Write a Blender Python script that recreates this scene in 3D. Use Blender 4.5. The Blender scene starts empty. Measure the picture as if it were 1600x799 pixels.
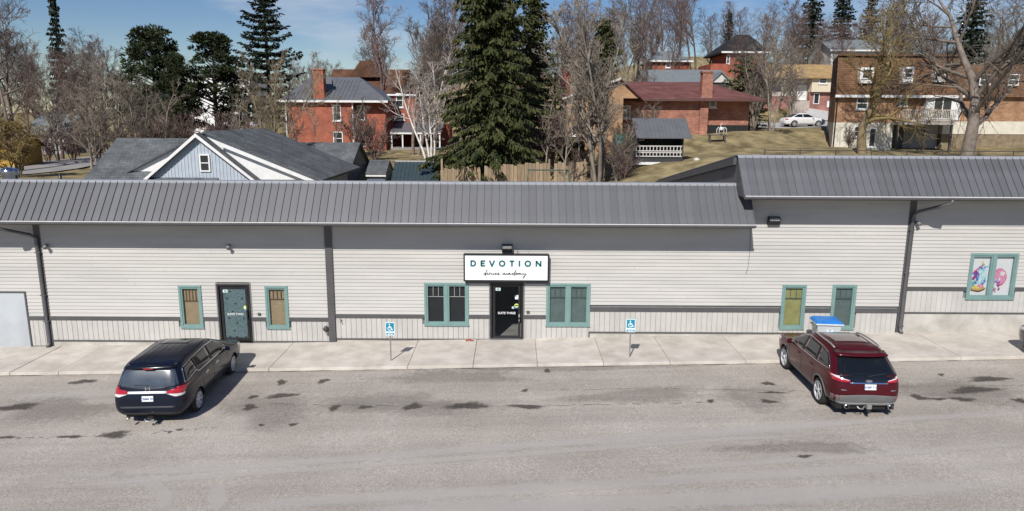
import bpy, bmesh, math, random
from mathutils import Vector, Matrix
from mathutils.bvhtree import BVHTree
import numpy as np

scene = bpy.context.scene
C = scene.collection
R = math.radians

# ------------------------------------------------------------------ camera
F_PX = 1100.0            # focal length in photo pixels (1600 wide)
CAM = Vector((0.0, -25.2, 8.15))
PITCH, ROLL = R(11.2), R(0.3)
fw = Vector((0, math.cos(PITCH), -math.sin(PITCH)))
r0 = Vector((1, 0, 0)); u0 = Vector((0, math.sin(PITCH), math.cos(PITCH)))
cr = r0*math.cos(ROLL)+u0*math.sin(ROLL); cu = u0*math.cos(ROLL)-r0*math.sin(ROLL)
cd = bpy.data.cameras.new('camera'); cam = bpy.data.objects.new('camera', cd); C.objects.link(cam)
cd.sensor_fit = 'HORIZONTAL'; cd.sensor_width = 36.0; cd.lens = 36.0*F_PX/1600
cd.clip_start = 0.1; cd.clip_end = 3000
cam.matrix_world = Matrix(((cr.x, cu.x, -fw.x, CAM.x), (cr.y, cu.y, -fw.y, CAM.y), (cr.z, cu.z, -fw.z, CAM.z), (0, 0, 0, 1)))
scene.camera = cam

# ------------------------------------------------------------------ sky, sun, exposure
SUNV = Vector((0.228, 0.703, -0.674)).normalized()      # direction the light travels
world = bpy.data.worlds.new('World'); scene.world = world; world.use_nodes = True
nt = world.node_tree; nt.nodes.clear()
wo = nt.nodes.new('ShaderNodeOutputWorld'); bg = nt.nodes.new('ShaderNodeBackground')
sky = nt.nodes.new('ShaderNodeTexSky'); sky.sky_type = 'NISHITA'; sky.sun_disc = False
sky.sun_elevation = math.asin(-SUNV.z); sky.sun_rotation = math.atan2(-SUNV.x, -SUNV.y)
sky.air_density = 1.0; sky.dust_density = 0.15; sky.ozone_density = 3.0
tc = nt.nodes.new('ShaderNodeTexCoord'); mp = nt.nodes.new('ShaderNodeMapping')
mp.inputs['Scale'].default_value = (1.6, 1.6, 6.5)
nz = nt.nodes.new('ShaderNodeTexNoise'); nz.inputs['Scale'].default_value = 2.3; nz.inputs['Detail'].default_value = 7; nz.inputs['Roughness'].default_value = .58
rp = nt.nodes.new('ShaderNodeValToRGB'); rp.color_ramp.elements[0].position = .50; rp.color_ramp.elements[1].position = .74
rp.color_ramp.elements[1].color = (.62, .62, .62, 1)
mx = nt.nodes.new('ShaderNodeMix'); mx.data_type = 'RGBA'; mx.inputs[7].default_value = (8.4, 8.8, 9.4, 1)
nt.links.new(tc.outputs['Generated'], mp.inputs[0]); nt.links.new(mp.outputs[0], nz.inputs['Vector'])
nt.links.new(nz.outputs[0], rp.inputs[0]); nt.links.new(rp.outputs[0], mx.inputs[0])
hs = nt.nodes.new('ShaderNodeHueSaturation'); hs.inputs['Saturation'].default_value = 1.25; hs.inputs['Hue'].default_value = .515; nt.links.new(sky.outputs[0], hs.inputs['Color']); nt.links.new(hs.outputs[0], mx.inputs[6]); nt.links.new(mx.outputs[2], bg.inputs[0]); nt.links.new(bg.outputs[0], wo.inputs[0])
bg.inputs[1].default_value = 0.078
sl = bpy.data.lights.new('sun', 'SUN'); sl.energy = 4.9; sl.angle = R(0.5); sl.color = (1, .955, .89)
so = bpy.data.objects.new('sun', sl); C.objects.link(so); so.location = (-20, -60, 60)
so.rotation_euler = SUNV.to_track_quat('-Z', 'Y').to_euler()
vs = scene.view_settings; vs.view_transform = 'Standard'; vs.look = 'None'; vs.gamma = 1; vs.use_curve_mapping = False
vs.exposure = 0.0

# ------------------------------------------------------------------ pixel helpers (photo pixels give directions)
def ray(px, py):
    return fw + cr*((px-800)/F_PX) + cu*((399.5-py)/F_PX)
def at(px, py, d):                       # point at horizontal distance d from the camera
    v = ray(px, py); return CAM + v*(d/v.y)
def wallp(px, py, y=0.0):
    return at(px, py, y-CAM.y)
SL = 0.0225                              # the lot and the walk rise gently to the right
def gz(x): return SL*max(-70, min(70, x))
def onlot(px, py, dz=-0.1):
    v = ray(px, py)
    # z = CAM.z + t vz = SL*(t vx) + dz
    t = (CAM.z-dz)/(SL*v.x - v.z); return CAM+v*t

# ------------------------------------------------------------------ materials
MATS = {}
def mat(name, col, rough=.7, var=.12, scale=3.0, metal=0.0, bump=0.0, bscale=None, spec=.5, objrand=0.0, col2=None, stretch=None, coat=0.0, detail=5):
    if name in MATS: return MATS[name]
    m = bpy.data.materials.new(name); m.use_nodes = True; n = m.node_tree.nodes; l = m.node_tree.links
    b = n['Principled BSDF']; b.inputs['Roughness'].default_value = rough; b.inputs['Metallic'].default_value = metal
    b.inputs['Specular IOR Level'].default_value = spec; b.inputs['Coat Weight'].default_value = coat; b.inputs['Coat Roughness'].default_value = .04
    t = n.new('ShaderNodeTexCoord'); src = t.outputs['Object']
    if stretch:
        mp = n.new('ShaderNodeMapping'); mp.inputs['Scale'].default_value = stretch; l.new(src, mp.inputs[0]); src = mp.outputs[0]
    nz = n.new('ShaderNodeTexNoise'); nz.inputs['Scale'].default_value = scale; nz.inputs['Detail'].default_value = detail; nz.inputs['Roughness'].default_value = .6
    l.new(src, nz.inputs['Vector'])
    c2 = col2 or tuple(min(1, c*(1+var)) for c in col); c1 = col if col2 else tuple(c*(1-var) for c in col)
    r = n.new('ShaderNodeValToRGB'); r.color_ramp.elements[0].position = .34; r.color_ramp.elements[1].position = .66
    r.color_ramp.elements[0].color = (*c1, 1); r.color_ramp.elements[1].color = (*c2, 1)
    l.new(nz.outputs[0], r.inputs[0]); out = r.outputs[0]
    if objrand:
        oi = n.new('ShaderNodeObjectInfo'); mr = n.new('ShaderNodeMapRange'); mr.inputs[3].default_value = 1-objrand; mr.inputs[4].default_value = 1+objrand
        l.new(oi.outputs['Random'], mr.inputs[0]); hs = n.new('ShaderNodeHueSaturation'); l.new(out, hs.inputs['Color']); l.new(mr.outputs[0], hs.inputs['Value']); out = hs.outputs[0]
    l.new(out, b.inputs['Base Color'])
    if bump:
        bn = n.new('ShaderNodeTexNoise'); bn.inputs['Scale'].default_value = bscale or scale*4; bn.inputs['Detail'].default_value = 6; l.new(src, bn.inputs['Vector'])
        bp = n.new('ShaderNodeBump'); bp.inputs['Strength'].default_value = bump; bp.inputs['Distance'].default_value = .02
        l.new(bn.outputs[0], bp.inputs['Height']); l.new(bp.outputs[0], b.inputs['Normal'])
    MATS[name] = m; return m

def brickmat(name, c1, c2, mortar, w=.22, h=.075, var=.3, rough=.85):
    if name in MATS: return MATS[name]
    m = bpy.data.materials.new(name); m.use_nodes = True; n = m.node_tree.nodes; l = m.node_tree.links; b = n['Principled BSDF']
    b.inputs['Roughness'].default_value = rough; b.inputs['Specular IOR Level'].default_value = .25
    t = n.new('ShaderNodeTexCoord'); s = n.new('ShaderNodeSeparateXYZ'); a = n.new('ShaderNodeMath'); cb = n.new('ShaderNodeCombineXYZ')
    l.new(t.outputs['Object'], s.inputs[0]); l.new(s.outputs[0], a.inputs[0]); l.new(s.outputs[1], a.inputs[1]); l.new(a.outputs[0], cb.inputs[0]); l.new(s.outputs[2], cb.inputs[1])
    k = n.new('ShaderNodeTexBrick'); k.inputs['Scale'].default_value = 1; k.inputs['Brick Width'].default_value = w; k.inputs['Row Height'].default_value = h
    k.inputs['Mortar Size'].default_value = h*.09; k.inputs['Color1'].default_value = (*c1, 1); k.inputs['Color2'].default_value = (*c2, 1); k.inputs['Mortar'].default_value = (*mortar, 1)
    l.new(cb.outputs[0], k.inputs['Vector'])
    nz = n.new('ShaderNodeTexNoise'); nz.inputs['Scale'].default_value = .9; nz.inputs['Detail'].default_value = 6; l.new(t.outputs['Object'], nz.inputs['Vector'])
    mr = n.new('ShaderNodeMapRange'); mr.inputs[1].default_value = .3; mr.inputs[2].default_value = .7; mr.inputs[3].default_value = 1-var; mr.inputs[4].default_value = 1+var
    l.new(nz.outputs[0], mr.inputs[0]); hs = n.new('ShaderNodeHueSaturation'); l.new(k.outputs['Color'], hs.inputs['Color']); l.new(mr.outputs[0], hs.inputs['Value'])
    l.new(hs.outputs[0], b.inputs['Base Color'])
    bp = n.new('ShaderNodeBump'); bp.inputs['Strength'].default_value = .5; bp.inputs['Distance'].default_value = .02; bp.invert = True
    l.new(k.outputs['Fac'], bp.inputs['Height']); l.new(bp.outputs[0], b.inputs['Normal'])
    MATS[name] = m; return m

def glassmat(name, col=(.02, .025, .03), rough=.04, alpha=1.0):
    if name in MATS: return MATS[name]
    m = bpy.data.materials.new(name); m.use_nodes = True; n = m.node_tree.nodes; l = m.node_tree.links; b = n['Principled BSDF']
    b.inputs['Base Color'].default_value = (*col, 1); b.inputs['Roughness'].default_value = rough; b.inputs['Specular IOR Level'].default_value = .6
    nz = n.new('ShaderNodeTexNoise'); nz.inputs['Scale'].default_value = 1.6; t = n.new('ShaderNodeTexCoord'); l.new(t.outputs['Object'], nz.inputs['Vector'])
    bp = n.new('ShaderNodeBump'); bp.inputs['Strength'].default_value = .04; bp.inputs['Distance'].default_value = .02; l.new(nz.outputs[0], bp.inputs['Height']); l.new(bp.outputs[0], b.inputs['Normal'])
    if alpha < 1:        # clear pane: mostly lets what is behind through, mirrors a little
        tr = n.new('ShaderNodeBsdfTransparent'); tr.inputs[0].default_value = (.965, .975, .975, 1)
        ms = n.new('ShaderNodeMixShader'); ms.inputs[0].default_value = alpha
        l.new(tr.outputs[0], ms.inputs[1]); l.new(b.outputs[0], ms.inputs[2]); l.new(ms.outputs[0], n['Material Output'].inputs[0])
    MATS[name] = m; return m

# ------------------------------------------------------------------ mesh helpers
class MB:
    def __init__(s): s.v = []; s.f = []
    def add(s, vs, fs):
        k = len(s.v); s.v += [tuple(p) for p in vs]; s.f += [tuple(i+k for i in f) for f in fs]; return s
    def box(s, x0, x1, y0, y1, z0, z1):
        return s.add([(x0,y0,z0),(x1,y0,z0),(x1,y1,z0),(x0,y1,z0),(x0,y0,z1),(x1,y0,z1),(x1,y1,z1),(x0,y1,z1)],
                     [(0,3,2,1),(4,5,6,7),(0,1,5,4),(1,2,6,5),(2,3,7,6),(3,0,4,7)])
    def hexa(s, p):      # 8 points: bottom 4 (ccw), top 4
        return s.add(p, [(0,3,2,1),(4,5,6,7),(0,1,5,4),(1,2,6,5),(2,3,7,6),(3,0,4,7)])
    def prism(s, pts, e):  # polygon swept by vector e
        n = len(pts); e = Vector(e); a = [Vector(p) for p in pts]
        return s.add(a+[p+e for p in a], [tuple(range(n))[::-1], tuple(range(n, 2*n))]+[(i, (i+1) % n, n+(i+1) % n, n+i) for i in range(n)])
    def tube(s, pts, rad, n=8, cap=True):
        pts = [Vector(p) for p in pts]; m = len(pts)
        rads = rad if isinstance(rad, (list, tuple)) else [rad]*m
        vs = []; fs = []; prev = None
        for i, p in enumerate(pts):
            d = (pts[min(i+1, m-1)]-pts[max(i-1, 0)]); d = d.normalized() if d.length > 1e-9 else Vector((0, 0, 1))
            if prev is None: a = d.orthogonal().normalized()
            else:
                a = prev-d*prev.dot(d); a = a.normalized() if a.length > 1e-6 else d.orthogonal().normalized()
            prev = a; b = d.cross(a)
            for k in range(n):
                t = 2*math.pi*k/n; vs.append(p+(a*math.cos(t)+b*math.sin(t))*rads[i])
        for i in range(m-1):
            for k in range(n):
                k2 = (k+1) % n; fs.append((i*n+k, i*n+k2, (i+1)*n+k2, (i+1)*n+k))
        if cap: fs.append(tuple(range(n))[::-1]); fs.append(tuple(range((m-1)*n, m*n)))
        return s.add(vs, fs)
    def lathe(s, prof, n=16, c=(0, 0, 0), axis='z', cap=True):
        vs = []; fs = []
        for (r, h) in prof:
            for k in range(n):
                t = 2*math.pi*k/n; a, b = r*math.cos(t), r*math.sin(t)
                vs.append({'z': (a, b, h), 'x': (h, a, b), 'y': (b, h, a)}[axis])
        m = len(prof)
        for i in range(m-1):
            for k in range(n):
                k2 = (k+1) % n; fs.append((i*n+k, i*n+k2, (i+1)*n+k2, (i+1)*n+k))
        if cap and prof[0][0] > 1e-6: fs.append(tuple(range(n))[::-1])
        if cap and prof[-1][0] > 1e-6: fs.append(tuple(range((m-1)*n, m*n)))
        return s.add([(v[0]+c[0], v[1]+c[1], v[2]+c[2]) for v in vs], fs)
    def build(s, name, m, parent=None, off=None, smooth=False, bevel=0):
        o = Vector(off) if off is not None else (worg(parent) if parent else Vector((0, 0, 0)))
        me = bpy.data.meshes.new(name); me.from_pydata([(v[0]-o.x, v[1]-o.y, v[2]-o.z) for v in s.v], [], s.f)
        me.validate(); me.materials.append(m)
        if smooth: me.polygons.foreach_set('use_smooth', [True]*len(me.polygons))
        ob = bpy.data.objects.new(name, me); C.objects.link(ob)
        if parent: ob.parent = parent
        if bevel:
            b = ob.modifiers.new('bevel', 'BEVEL'); b.width = bevel; b.segments = 2; b.limit_method = 'ANGLE'
        return ob
def worg(o):
    p = Vector(o.location)
    while o.parent: o = o.parent; p += o.location
    return p
def tag(o, label=None, cat=None, group=None, kind=None):
    if label: o['label'] = label
    if cat: o['category'] = cat
    if group: o['group'] = group
    if kind: o['kind'] = kind
    return o
def thing(name, loc, label, cat, group=None, rz=0):
    o = bpy.data.objects.new(name, None); C.objects.link(o); o.location = loc; o.rotation_euler.z = rz; o.empty_display_size = .3
    return tag(o, label, cat, group)
def newchild(name, me, parent, loc=(0, 0, 0), rot=None, sc=None):
    o = bpy.data.objects.new(name, me); C.objects.link(o); o.parent = parent; o.location = loc
    if rot: o.rotation_euler = rot
    if sc: o.scale = sc
    return o
def copy_tree(o, parent=None):
    c = o.copy(); C.objects.link(c); c.parent = parent
    for ch in list(o.children): copy_tree(ch, c)
    return c
def stroke(mb, pts, w, y, dy=-.004, closed=False, joins=True):
    """flat ribbon of width w along 2D (x,z) points, lying in the plane y, raised by dy"""
    n = len(pts); P = [Vector(p) for p in pts]
    rng = range(n if closed else n-1)
    for i in rng:
        a, b = P[i], P[(i+1) % n]; d = b-a
        if d.length < 1e-7: continue
        q = Vector((-d.y, d.x)).normalized()*(w/2)
        c = [a-q, b-q, b+q, a+q]
        mb.add([(p.x, y+dy-.00025*(i % 3), p.y) for p in c], [(0, 1, 2, 3)])
    if joins:
        for i, a in enumerate(P):
            if not closed and i in (0, n-1): continue
            mb.add([(a.x+w/2*math.cos(t*math.pi/4), y+dy-.001-.0002*(i % 4), a.y+w/2*math.sin(t*math.pi/4)) for t in range(8)], [tuple(range(8))])
    return mb
def arc(cx, cz, rx, rz, a0, a1, n=14):
    return [(cx+rx*math.cos(R(a0+(a1-a0)*i/n)), cz+rz*math.sin(R(a0+(a1-a0)*i/n))) for i in range(n+1)]
def text_mesh(name, body, size, m, parent, loc, align='CENTER', shear=0, space=1.0, rot=(math.pi/2, 0, 0), extrude=.001):
    cu_ = bpy.data.curves.new(name, 'FONT'); cu_.body = body; cu_.size = size; cu_.align_x = align; cu_.align_y = 'CENTER'; cu_.shear = shear; cu_.space_character = space; cu_.extrude = extrude; cu_.offset = .0015
    t = bpy.data.objects.new(name, cu_); C.objects.link(t)
    dg = bpy.context.evaluated_depsgraph_get(); me = bpy.data.meshes.new_from_object(t.evaluated_get(dg))
    bpy.data.objects.remove(t); me.materials.clear(); me.materials.append(m)
    return newchild(name, me, parent, loc, rot)
# ------------------------------------------------------------------ terrain
CTRL = [(-70,55,2.4),(-45,62,2.7),(-40,62,2.8),(-55,85,2.9),(-45,85,2.9),(-25,45,1.9),(-20,50,2.1),(-13,56,2.6),(-25,76,4.5),(-13,76,4.5),(-10,68,4.1),(-6,50,2.7),(-3,47,2.2),(2,47,2.3),(6,46,3.0),(0,51,2.9),(5,51,3.3),(-2,56,3.9),(4,56,4.4),
        (8,46,4.6),(11,50,5.1),(15,50,5.6),(13,62,6.8),(21,62,7.0),(4,62,5.9),(24,55,5.9),(30,62,5.3),(38,60,5.2),(46,60,5.6),(34,47,4.9),(44,47,5.0),(22,44,4.6),(28,72,7.0),
        (33,80,7.15),(30,88,7.6),(44,90,8.6),(36,98,10),(40,110,13),(30,112,14.5),(20,100,11.5),(0,100,8.2),(-25,100,6.2),(-60,120,4.5),(0,140,15),(60,140,19),(-50,180,8),
        (65,62,6),(65,40,5),(-70,40,1.2),(0,40,1.6),(14,40,2.6),(-14,41,1.4),(50,200,24),(0,220,20),(-80,260,12),(80,260,26),(-40,140,7)]
CA = np.array(CTRL)
def T(x, d):
    w = 1.0/(((CA[:, 0]-x)**2+(CA[:, 1]-d)**2)**1.6+2.0)
    return float((w*CA[:, 2]).sum()/w.sum())
def gh(x, y):
    f = gz(x)-.16; t = (y-11)/5.0; t = max(0, min(1, t)); t = t*t*(3-2*t)
    return f*(1-t)+(T(x, y-CAM.y) if t > 0 else 0)*t
def graded(a, b, step, far):
    r = list(np.arange(a, b+.01, step)); s = step
    while r[-1] < far: s *= 1.25; r.append(r[-1]+s)
    s = step
    while r[0] > -far: s *= 1.25; r.insert(0, r[0]-s)
    return r
gx = graded(-60, 60, 1.5, 900); gy = [y for y in graded(-20, 120, 1.5, 900)]
rng = random.Random(5)
gm = MB(); gm.v = [(x, y, gh(x, y)+(rng.uniform(-.05, .05) if y > 14 else 0)) for y in gy for x in gx]
nx = len(gx); gm.f = [(j*nx+i, j*nx+i+1, (j+1)*nx+i+1, (j+1)*nx+i) for j in range(len(gy)-1) for i in range(nx-1)]
grass_m = mat('dry_grass', (.12, .098, .052), .95, col2=(.34, .275, .15), scale=.8, bump=1.0, bscale=7, spec=.1, detail=12)
tag(gm.build('ground', grass_m, smooth=True), kind='structure')

# ------------------------------------------------------------------ parking lot
def asphalt():
    m = bpy.data.materials.new('asphalt'); m.use_nodes = True; n = m.node_tree.nodes; l = m.node_tree.links; b = n['Principled BSDF']
    b.inputs['Roughness'].default_value = .9; b.inputs['Specular IOR Level'].default_value = .2
    t = n.new('ShaderNodeTexCoord')
    def noise(sc, det, stretch=None, ro=.6):
        z = n.new('ShaderNodeTexNoise'); z.inputs['Scale'].default_value = sc; z.inputs['Detail'].default_value = det; z.inputs['Roughness'].default_value = ro
        if stretch:
            q = n.new('ShaderNodeMapping'); q.inputs['Scale'].default_value = stretch; q.inputs['Rotation'].default_value = (0, 0, R(-7)); l.new(t.outputs['Object'], q.inputs[0]); l.new(q.outputs[0], z.inputs['Vector'])
        else: l.new(t.outputs['Object'], z.inputs['Vector'])
        return z.outputs[0]
    def ramp(src, p0, p1, c0, c1):
        r = n.new('ShaderNodeValToRGB'); r.color_ramp.elements[0].position = p0; r.color_ramp.elements[1].position = p1
        r.color_ramp.elements[0].color = (c0, c0, c0, 1); r.color_ramp.elements[1].color = (c1, c1, c1, 1); l.new(src, r.inputs[0]); return r.outputs[0]
    def mul(a, bb):
        x = n.new('ShaderNodeMix'); x.data_type = 'RGBA'; x.blend_type = 'MULTIPLY'; x.inputs[0].default_value = 1; l.new(a, x.inputs[6]); l.new(bb, x.inputs[7]); return x.outputs[2]
    base = n.new('ShaderNodeValToRGB'); base.color_ramp.elements[0].position = .3; base.color_ramp.elements[1].position = .7
    base.color_ramp.elements[0].color = (.335, .30, .262, 1); base.color_ramp.elements[1].color = (.425, .388, .345, 1)
    l.new(noise(.35, 8), base.inputs[0])
    c = mul(base.outputs[0], ramp(noise(26, 3, ro=.8), .36, .64, .70, 1.26))
    c = mul(c, ramp(noise(9, 3), .3, .7, .92, 1.06))
    c = mul(c, ramp(noise(1.0, 5, (.06, 1.1, 1)), .35, .68, .90, 1.13))
    vo = n.new('ShaderNodeTexVoronoi'); vo.inputs['Scale'].default_value = 30; l.new(t.outputs['Object'], vo.inputs['Vector'])
    c = mul(c, ramp(vo.outputs['Distance'], .0, .12, 1.35, 1.0))
    l.new(c, b.inputs['Base Color'])
    bp = n.new('ShaderNodeBump'); bp.inputs['Strength'].default_value = .5; bp.inputs['Distance'].default_value = .01; l.new(noise(45, 4), bp.inputs['Height']); l.new(bp.outputs[0], b.inputs['Normal'])
    return m
LOTZ = -.10
am = asphalt()
lm = MB(); xs = [-45+1.5*i for i in range(61)]; ys = [-45+1.2*i for i in range(35)]+[-2.8]
rng = random.Random(3)
for y in ys:
    for x in xs: lm.v.append((x, y, gz(x)+LOTZ+(rng.uniform(-.006, .006) if y < -3 else 0)))
lm.f = [(j*61+i, j*61+i+1, (j+1)*61+i+1, (j+1)*61+i) for j in range(len(ys)-1) for i in range(60)]
lot = tag(lm.build('parking_lot', am, smooth=True), kind='structure')

def softmat(name, col, strength, noisesc=5.0):
    """dirt film: its own colour, thinning out towards a ragged rim"""
    m = bpy.data.materials.new(name); m.use_nodes = True; n = m.node_tree.nodes; l = m.node_tree.links; b = n['Principled BSDF']
    b.inputs['Base Color'].default_value = (*col, 1); b.inputs['Roughness'].default_value = .85
    a = n.new('ShaderNodeAttribute'); a.attribute_name = 'cover'; t = n.new('ShaderNodeTexCoord')
    z = n.new('ShaderNodeTexNoise'); z.inputs['Scale'].default_value = noisesc; z.inputs['Detail'].default_value = 6; l.new(t.outputs['Object'], z.inputs['Vector'])
    s = n.new('ShaderNodeMath'); s.operation = 'MULTIPLY_ADD'; s.inputs[1].default_value = 1.3; l.new(a.outputs['Fac'], s.inputs[0])
    s2 = n.new('ShaderNodeMath'); s2.operation = 'SUBTRACT'; l.new(z.outputs[0], s2.inputs[0]); s2.inputs[1].default_value = .75; l.new(s2.outputs[0], s.inputs[2])
    mr = n.new('ShaderNodeMapRange'); mr.inputs[1].default_value = 0; mr.inputs[2].default_value = .5; mr.inputs[4].default_value = strength; l.new(s.outputs[0], mr.inputs[0])
    tr = n.new('ShaderNodeBsdfTransparent'); ms = n.new('ShaderNodeMixShader'); l.new(mr.outputs[0], ms.inputs[0]); l.new(tr.outputs[0], ms.inputs[1]); l.new(b.outputs[0], ms.inputs[2]); l.new(ms.outputs[0], n['Material Output'].inputs[0])
    return m
stain_m = softmat('oil_stain', (.062, .052, .044), .66, 9); track_m = softmat('dust_track', (.60, .57, .53), .42, 6); faint_m = softmat('faint_stain', (.12, .105, .09), .22, 5)
SKIRT = [0]
def lotpatch(name, m, ring_fn, nr=5, nt=28):
    SKIRT[0] = (SKIRT[0]+1) % 5; lift = .012+.0015*SKIRT[0]
    vs = []; cov = []
    for i in range(nr+1):
        for k in range(nt):
            x, y = ring_fn(i/nr, 2*math.pi*k/nt); vs.append((x, y, gz(x)+LOTZ+lift)); cov.append(1-i/nr)
    fs = [(i*nt+k, i*nt+(k+1) % nt, (i+1)*nt+(k+1) % nt, (i+1)*nt+k)[::-1] for i in range(nr) for k in range(nt)]
    mb = MB(); mb.v = vs; mb.f = fs; o = mb.build(name, m, lot)
    if len(o.data.vertices) == len(cov):
        at_ = o.data.attributes.new('cover', 'FLOAT', 'POINT'); at_.data.foreach_set('value', cov)
    return o
def stain(px, py, wpx, hpx, m=stain_m, seed=0):
    p = onlot(px, py); q = onlot(px+wpx/2, py); b = onlot(px, py+hpx/2); a = onlot(px, py-hpx/2)
    rx = abs(q.x-p.x)*1.25; ry = abs(a.y-b.y)/2*1.25; rr = random.Random(int(px*7+py)); ph = [rr.uniform(0, 6.3) for _ in range(4)]
    def fn(r, t):
        k = 1+.22*math.sin(2*t+ph[0])+.16*math.sin(3*t+ph[1])+.1*math.sin(5*t+ph[2])
        r = .02+.98*r; return p.x+rx*r*k*math.cos(t), p.y+ry*r*k*math.sin(t)
    lotpatch('stain', m, fn)
for a in [(440,598,18,9),(505,596,18,9),(395,621,16,8),(440,619,50,9),(390,637,26,10),(522,638,22,9),(571,637,24,6),(645,636,34,11),(730,635,64,14),(825,636,58,8),(458,664,14,6),(408,665,10,5),
          (25,637,66,13),(130,597,40,8),(178,680,58,11),(110,683,40,6),(10,684,34,5),(1200,600,20,8),(1200,628,24,8),(1208,614,40,4),(1522,610,100,11),(1545,593,90,8),(1437,622,30,10),(1505,625,40,8),
          (1465,624,28,6),(1595,627,30,9),(855,580,14,6),(820,611,12,5),(1257,714,34,5),(1110,627,14,6),(1470,586,12,5),(280,672,10,5),(265,676,9,4)]: stain(*a)
for a in [(620,633,300,40),(1000,618,260,26),(90,640,220,40),(1490,612,220,46),(420,640,160,60),(900,575,420,14),(1180,620,160,40),(700,590,300,20),(1250,700,240,26)]: stain(*a, m=faint_m)
def track(pts, wpx):
    P = [onlot(*p) for p in pts]
    n = 26; Q = []
    for i in range(n+1):
        t = i/n*(len(P)-1); k = min(int(t), len(P)-2); Q.append(P[k].lerp(P[k+1], t-k))
    for _ in range(6): Q = [Q[0]]+[(Q[i-1]+Q[i]*2+Q[i+1])/4 for i in range(1, n)]+[Q[-1]]
    SKIRT[0] = (SKIRT[0]+1) % 5; lift = .004+.0012*SKIRT[0]
    w = wpx/F_PX*20; vs = []; cov = []; rows = 4
    for i, q in enumerate(Q):
        d = (Q[min(i+1, n)]-Q[max(i-1, 0)]).normalized(); s = Vector((-d.y, d.x, 0))
        for k in range(rows+1):
            x = q+s*(w*(k/rows-.5)); vs.append((x.x, x.y, gz(x.x)+LOTZ+lift)); cov.append((1-abs(k/rows-.5)*2)*min(1, 6*i/n, 6*(n-i)/n))
    mb = MB(); mb.v = vs; mb.f = [(i*(rows+1)+k, (i+1)*(rows+1)+k, (i+1)*(rows+1)+k+1, i*(rows+1)+k+1)[::-1] for i in range(n) for k in range(rows)]
    o = mb.build('tyre_track', track_m, lot); at_ = o.data.attributes.new('cover', 'FLOAT', 'POINT'); at_.data.foreach_set('value', cov)
track([(-60,752),(300,735),(620,712),(900,690),(1200,668),(1650,640)], 34); track([(-60,772),(400,740),(800,712),(1100,688),(1300,680)], 20)
track([(260,799),(600,776),(900,760),(1300,735),(1700,720)], 40); track([(500,799),(900,790),(1200,775),(1650,752)], 60); track([(700,700),(1000,690),(1400,655),(1650,645)], 24)
track([(250,800),(262,775),(230,750),(170,745)], 30); track([(330,800),(345,780),(335,755)], 34); track([(1000,735),(1300,715),(1650,690)], 22)
track([(0,625),(150,615),(260,605)], 60)

# paving seams and cracks
crack_m = mat('crack_fill', (.10, .088, .075), .9)
def seam(pts, w, seed):
    rr = random.Random(seed); P = [onlot(*p) for p in pts]; n = 60; Q = []
    for i in range(n+1):
        t = i/n*(len(P)-1); k = min(int(t), len(P)-2); q = P[k].lerp(P[k+1], t-k); Q.append(Vector((q.x, q.y+rr.gauss(0, .035), 0)))
    mb = MB()
    for i in range(n):
        if rr.random() < .22: continue
        a, c = Q[i], Q[i+1]; h = w*rr.uniform(.25, 1); h2 = w*rr.uniform(.25, 1)
        mb.add([(a.x, a.y-h, gz(a.x)+LOTZ+.0205), (c.x, c.y-h2, gz(c.x)+LOTZ+.0205), (c.x, c.y+h2, gz(c.x)+LOTZ+.0205), (a.x, a.y+h, gz(a.x)+LOTZ+.0205)], [(0, 1, 2, 3)])
    tag(mb.build('crack_line', crack_m, lot), kind='stuff')
seam([(420,632),(700,636),(900,634),(1120,629)], .010, 1); seam([(-30,686),(180,682),(340,668)], .012, 2); seam([(840,611),(1000,607),(1260,612)], .008, 3); seam([(1390,606),(1500,603),(1640,604)], .010, 4);
# ------------------------------------------------------------------ sidewalk: one slab after another
conc_m = mat('pale_concrete', (.44, .40, .35), .88, col2=(.60, .56, .50), scale=1.3, bump=.25, bscale=30, spec=.25, objrand=.05, detail=9)
wb = MB(); wb.hexa([(-24,-2.75,gz(-24)-.3),(24,-2.75,gz(24)-.3),(24,.2,gz(24)-.3),(-24,.2,gz(-24)-.3),(-24,-2.75,gz(-24)-.03),(24,-2.75,gz(24)-.03),(24,.2,gz(24)-.03),(-24,.2,gz(-24)-.03)])
walk = tag(wb.build('sidewalk', mat('joint_dirt', (.24, .21, .18), .95)), kind='structure')
jx = [-23.5]
for px, py in [(-80,560),(47,566),(125,562),(258,560),(440,555),(645,553),(742,552),(838,550),(937,550),(1036,548),(1150,547),(1330,545),(1470,541),(1570,540),(1690,538)]:
    jx.append(onlot(px, py, 0).x)
jx = sorted(jx+[23.5]); rr = random.Random(8)
for a, b in zip(jx, jx[1:]):
    g = .007; dz = rr.uniform(-.006, .006)
    m = MB(); m.hexa([(a+g,-2.82,gz(a)-.2),(b-g,-2.82,gz(b)-.2),(b-g,-.005,gz(b)-.2),(a+g,-.005,gz(a)-.2),(a+g,-2.80,gz(a)+dz),(b-g,-2.80,gz(b)+dz),(b-g,-.005,gz(b)+dz),(a+g,-.005,gz(a)+dz)])
    m.build('slab', conc_m, walk, bevel=.012)
# ragged tar line and grit where the asphalt meets the curb
for px in range(-20, 1640, 34):
    rr = random.Random(px); p = onlot(px+rr.uniform(-12, 12), 574-px*.0105+rr.uniform(-1, 2)); L = rr.uniform(.3, 1.0); w = rr.uniform(.02, .07)
    lotpatch('crack', faint_m if rr.random() < .6 else stain_m, lambda r, t, p=p, L=L, w=w: (p.x+L*r*math.cos(t), min(-2.84, -2.87+w*r*math.sin(t))), nr=3, nt=14)

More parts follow.
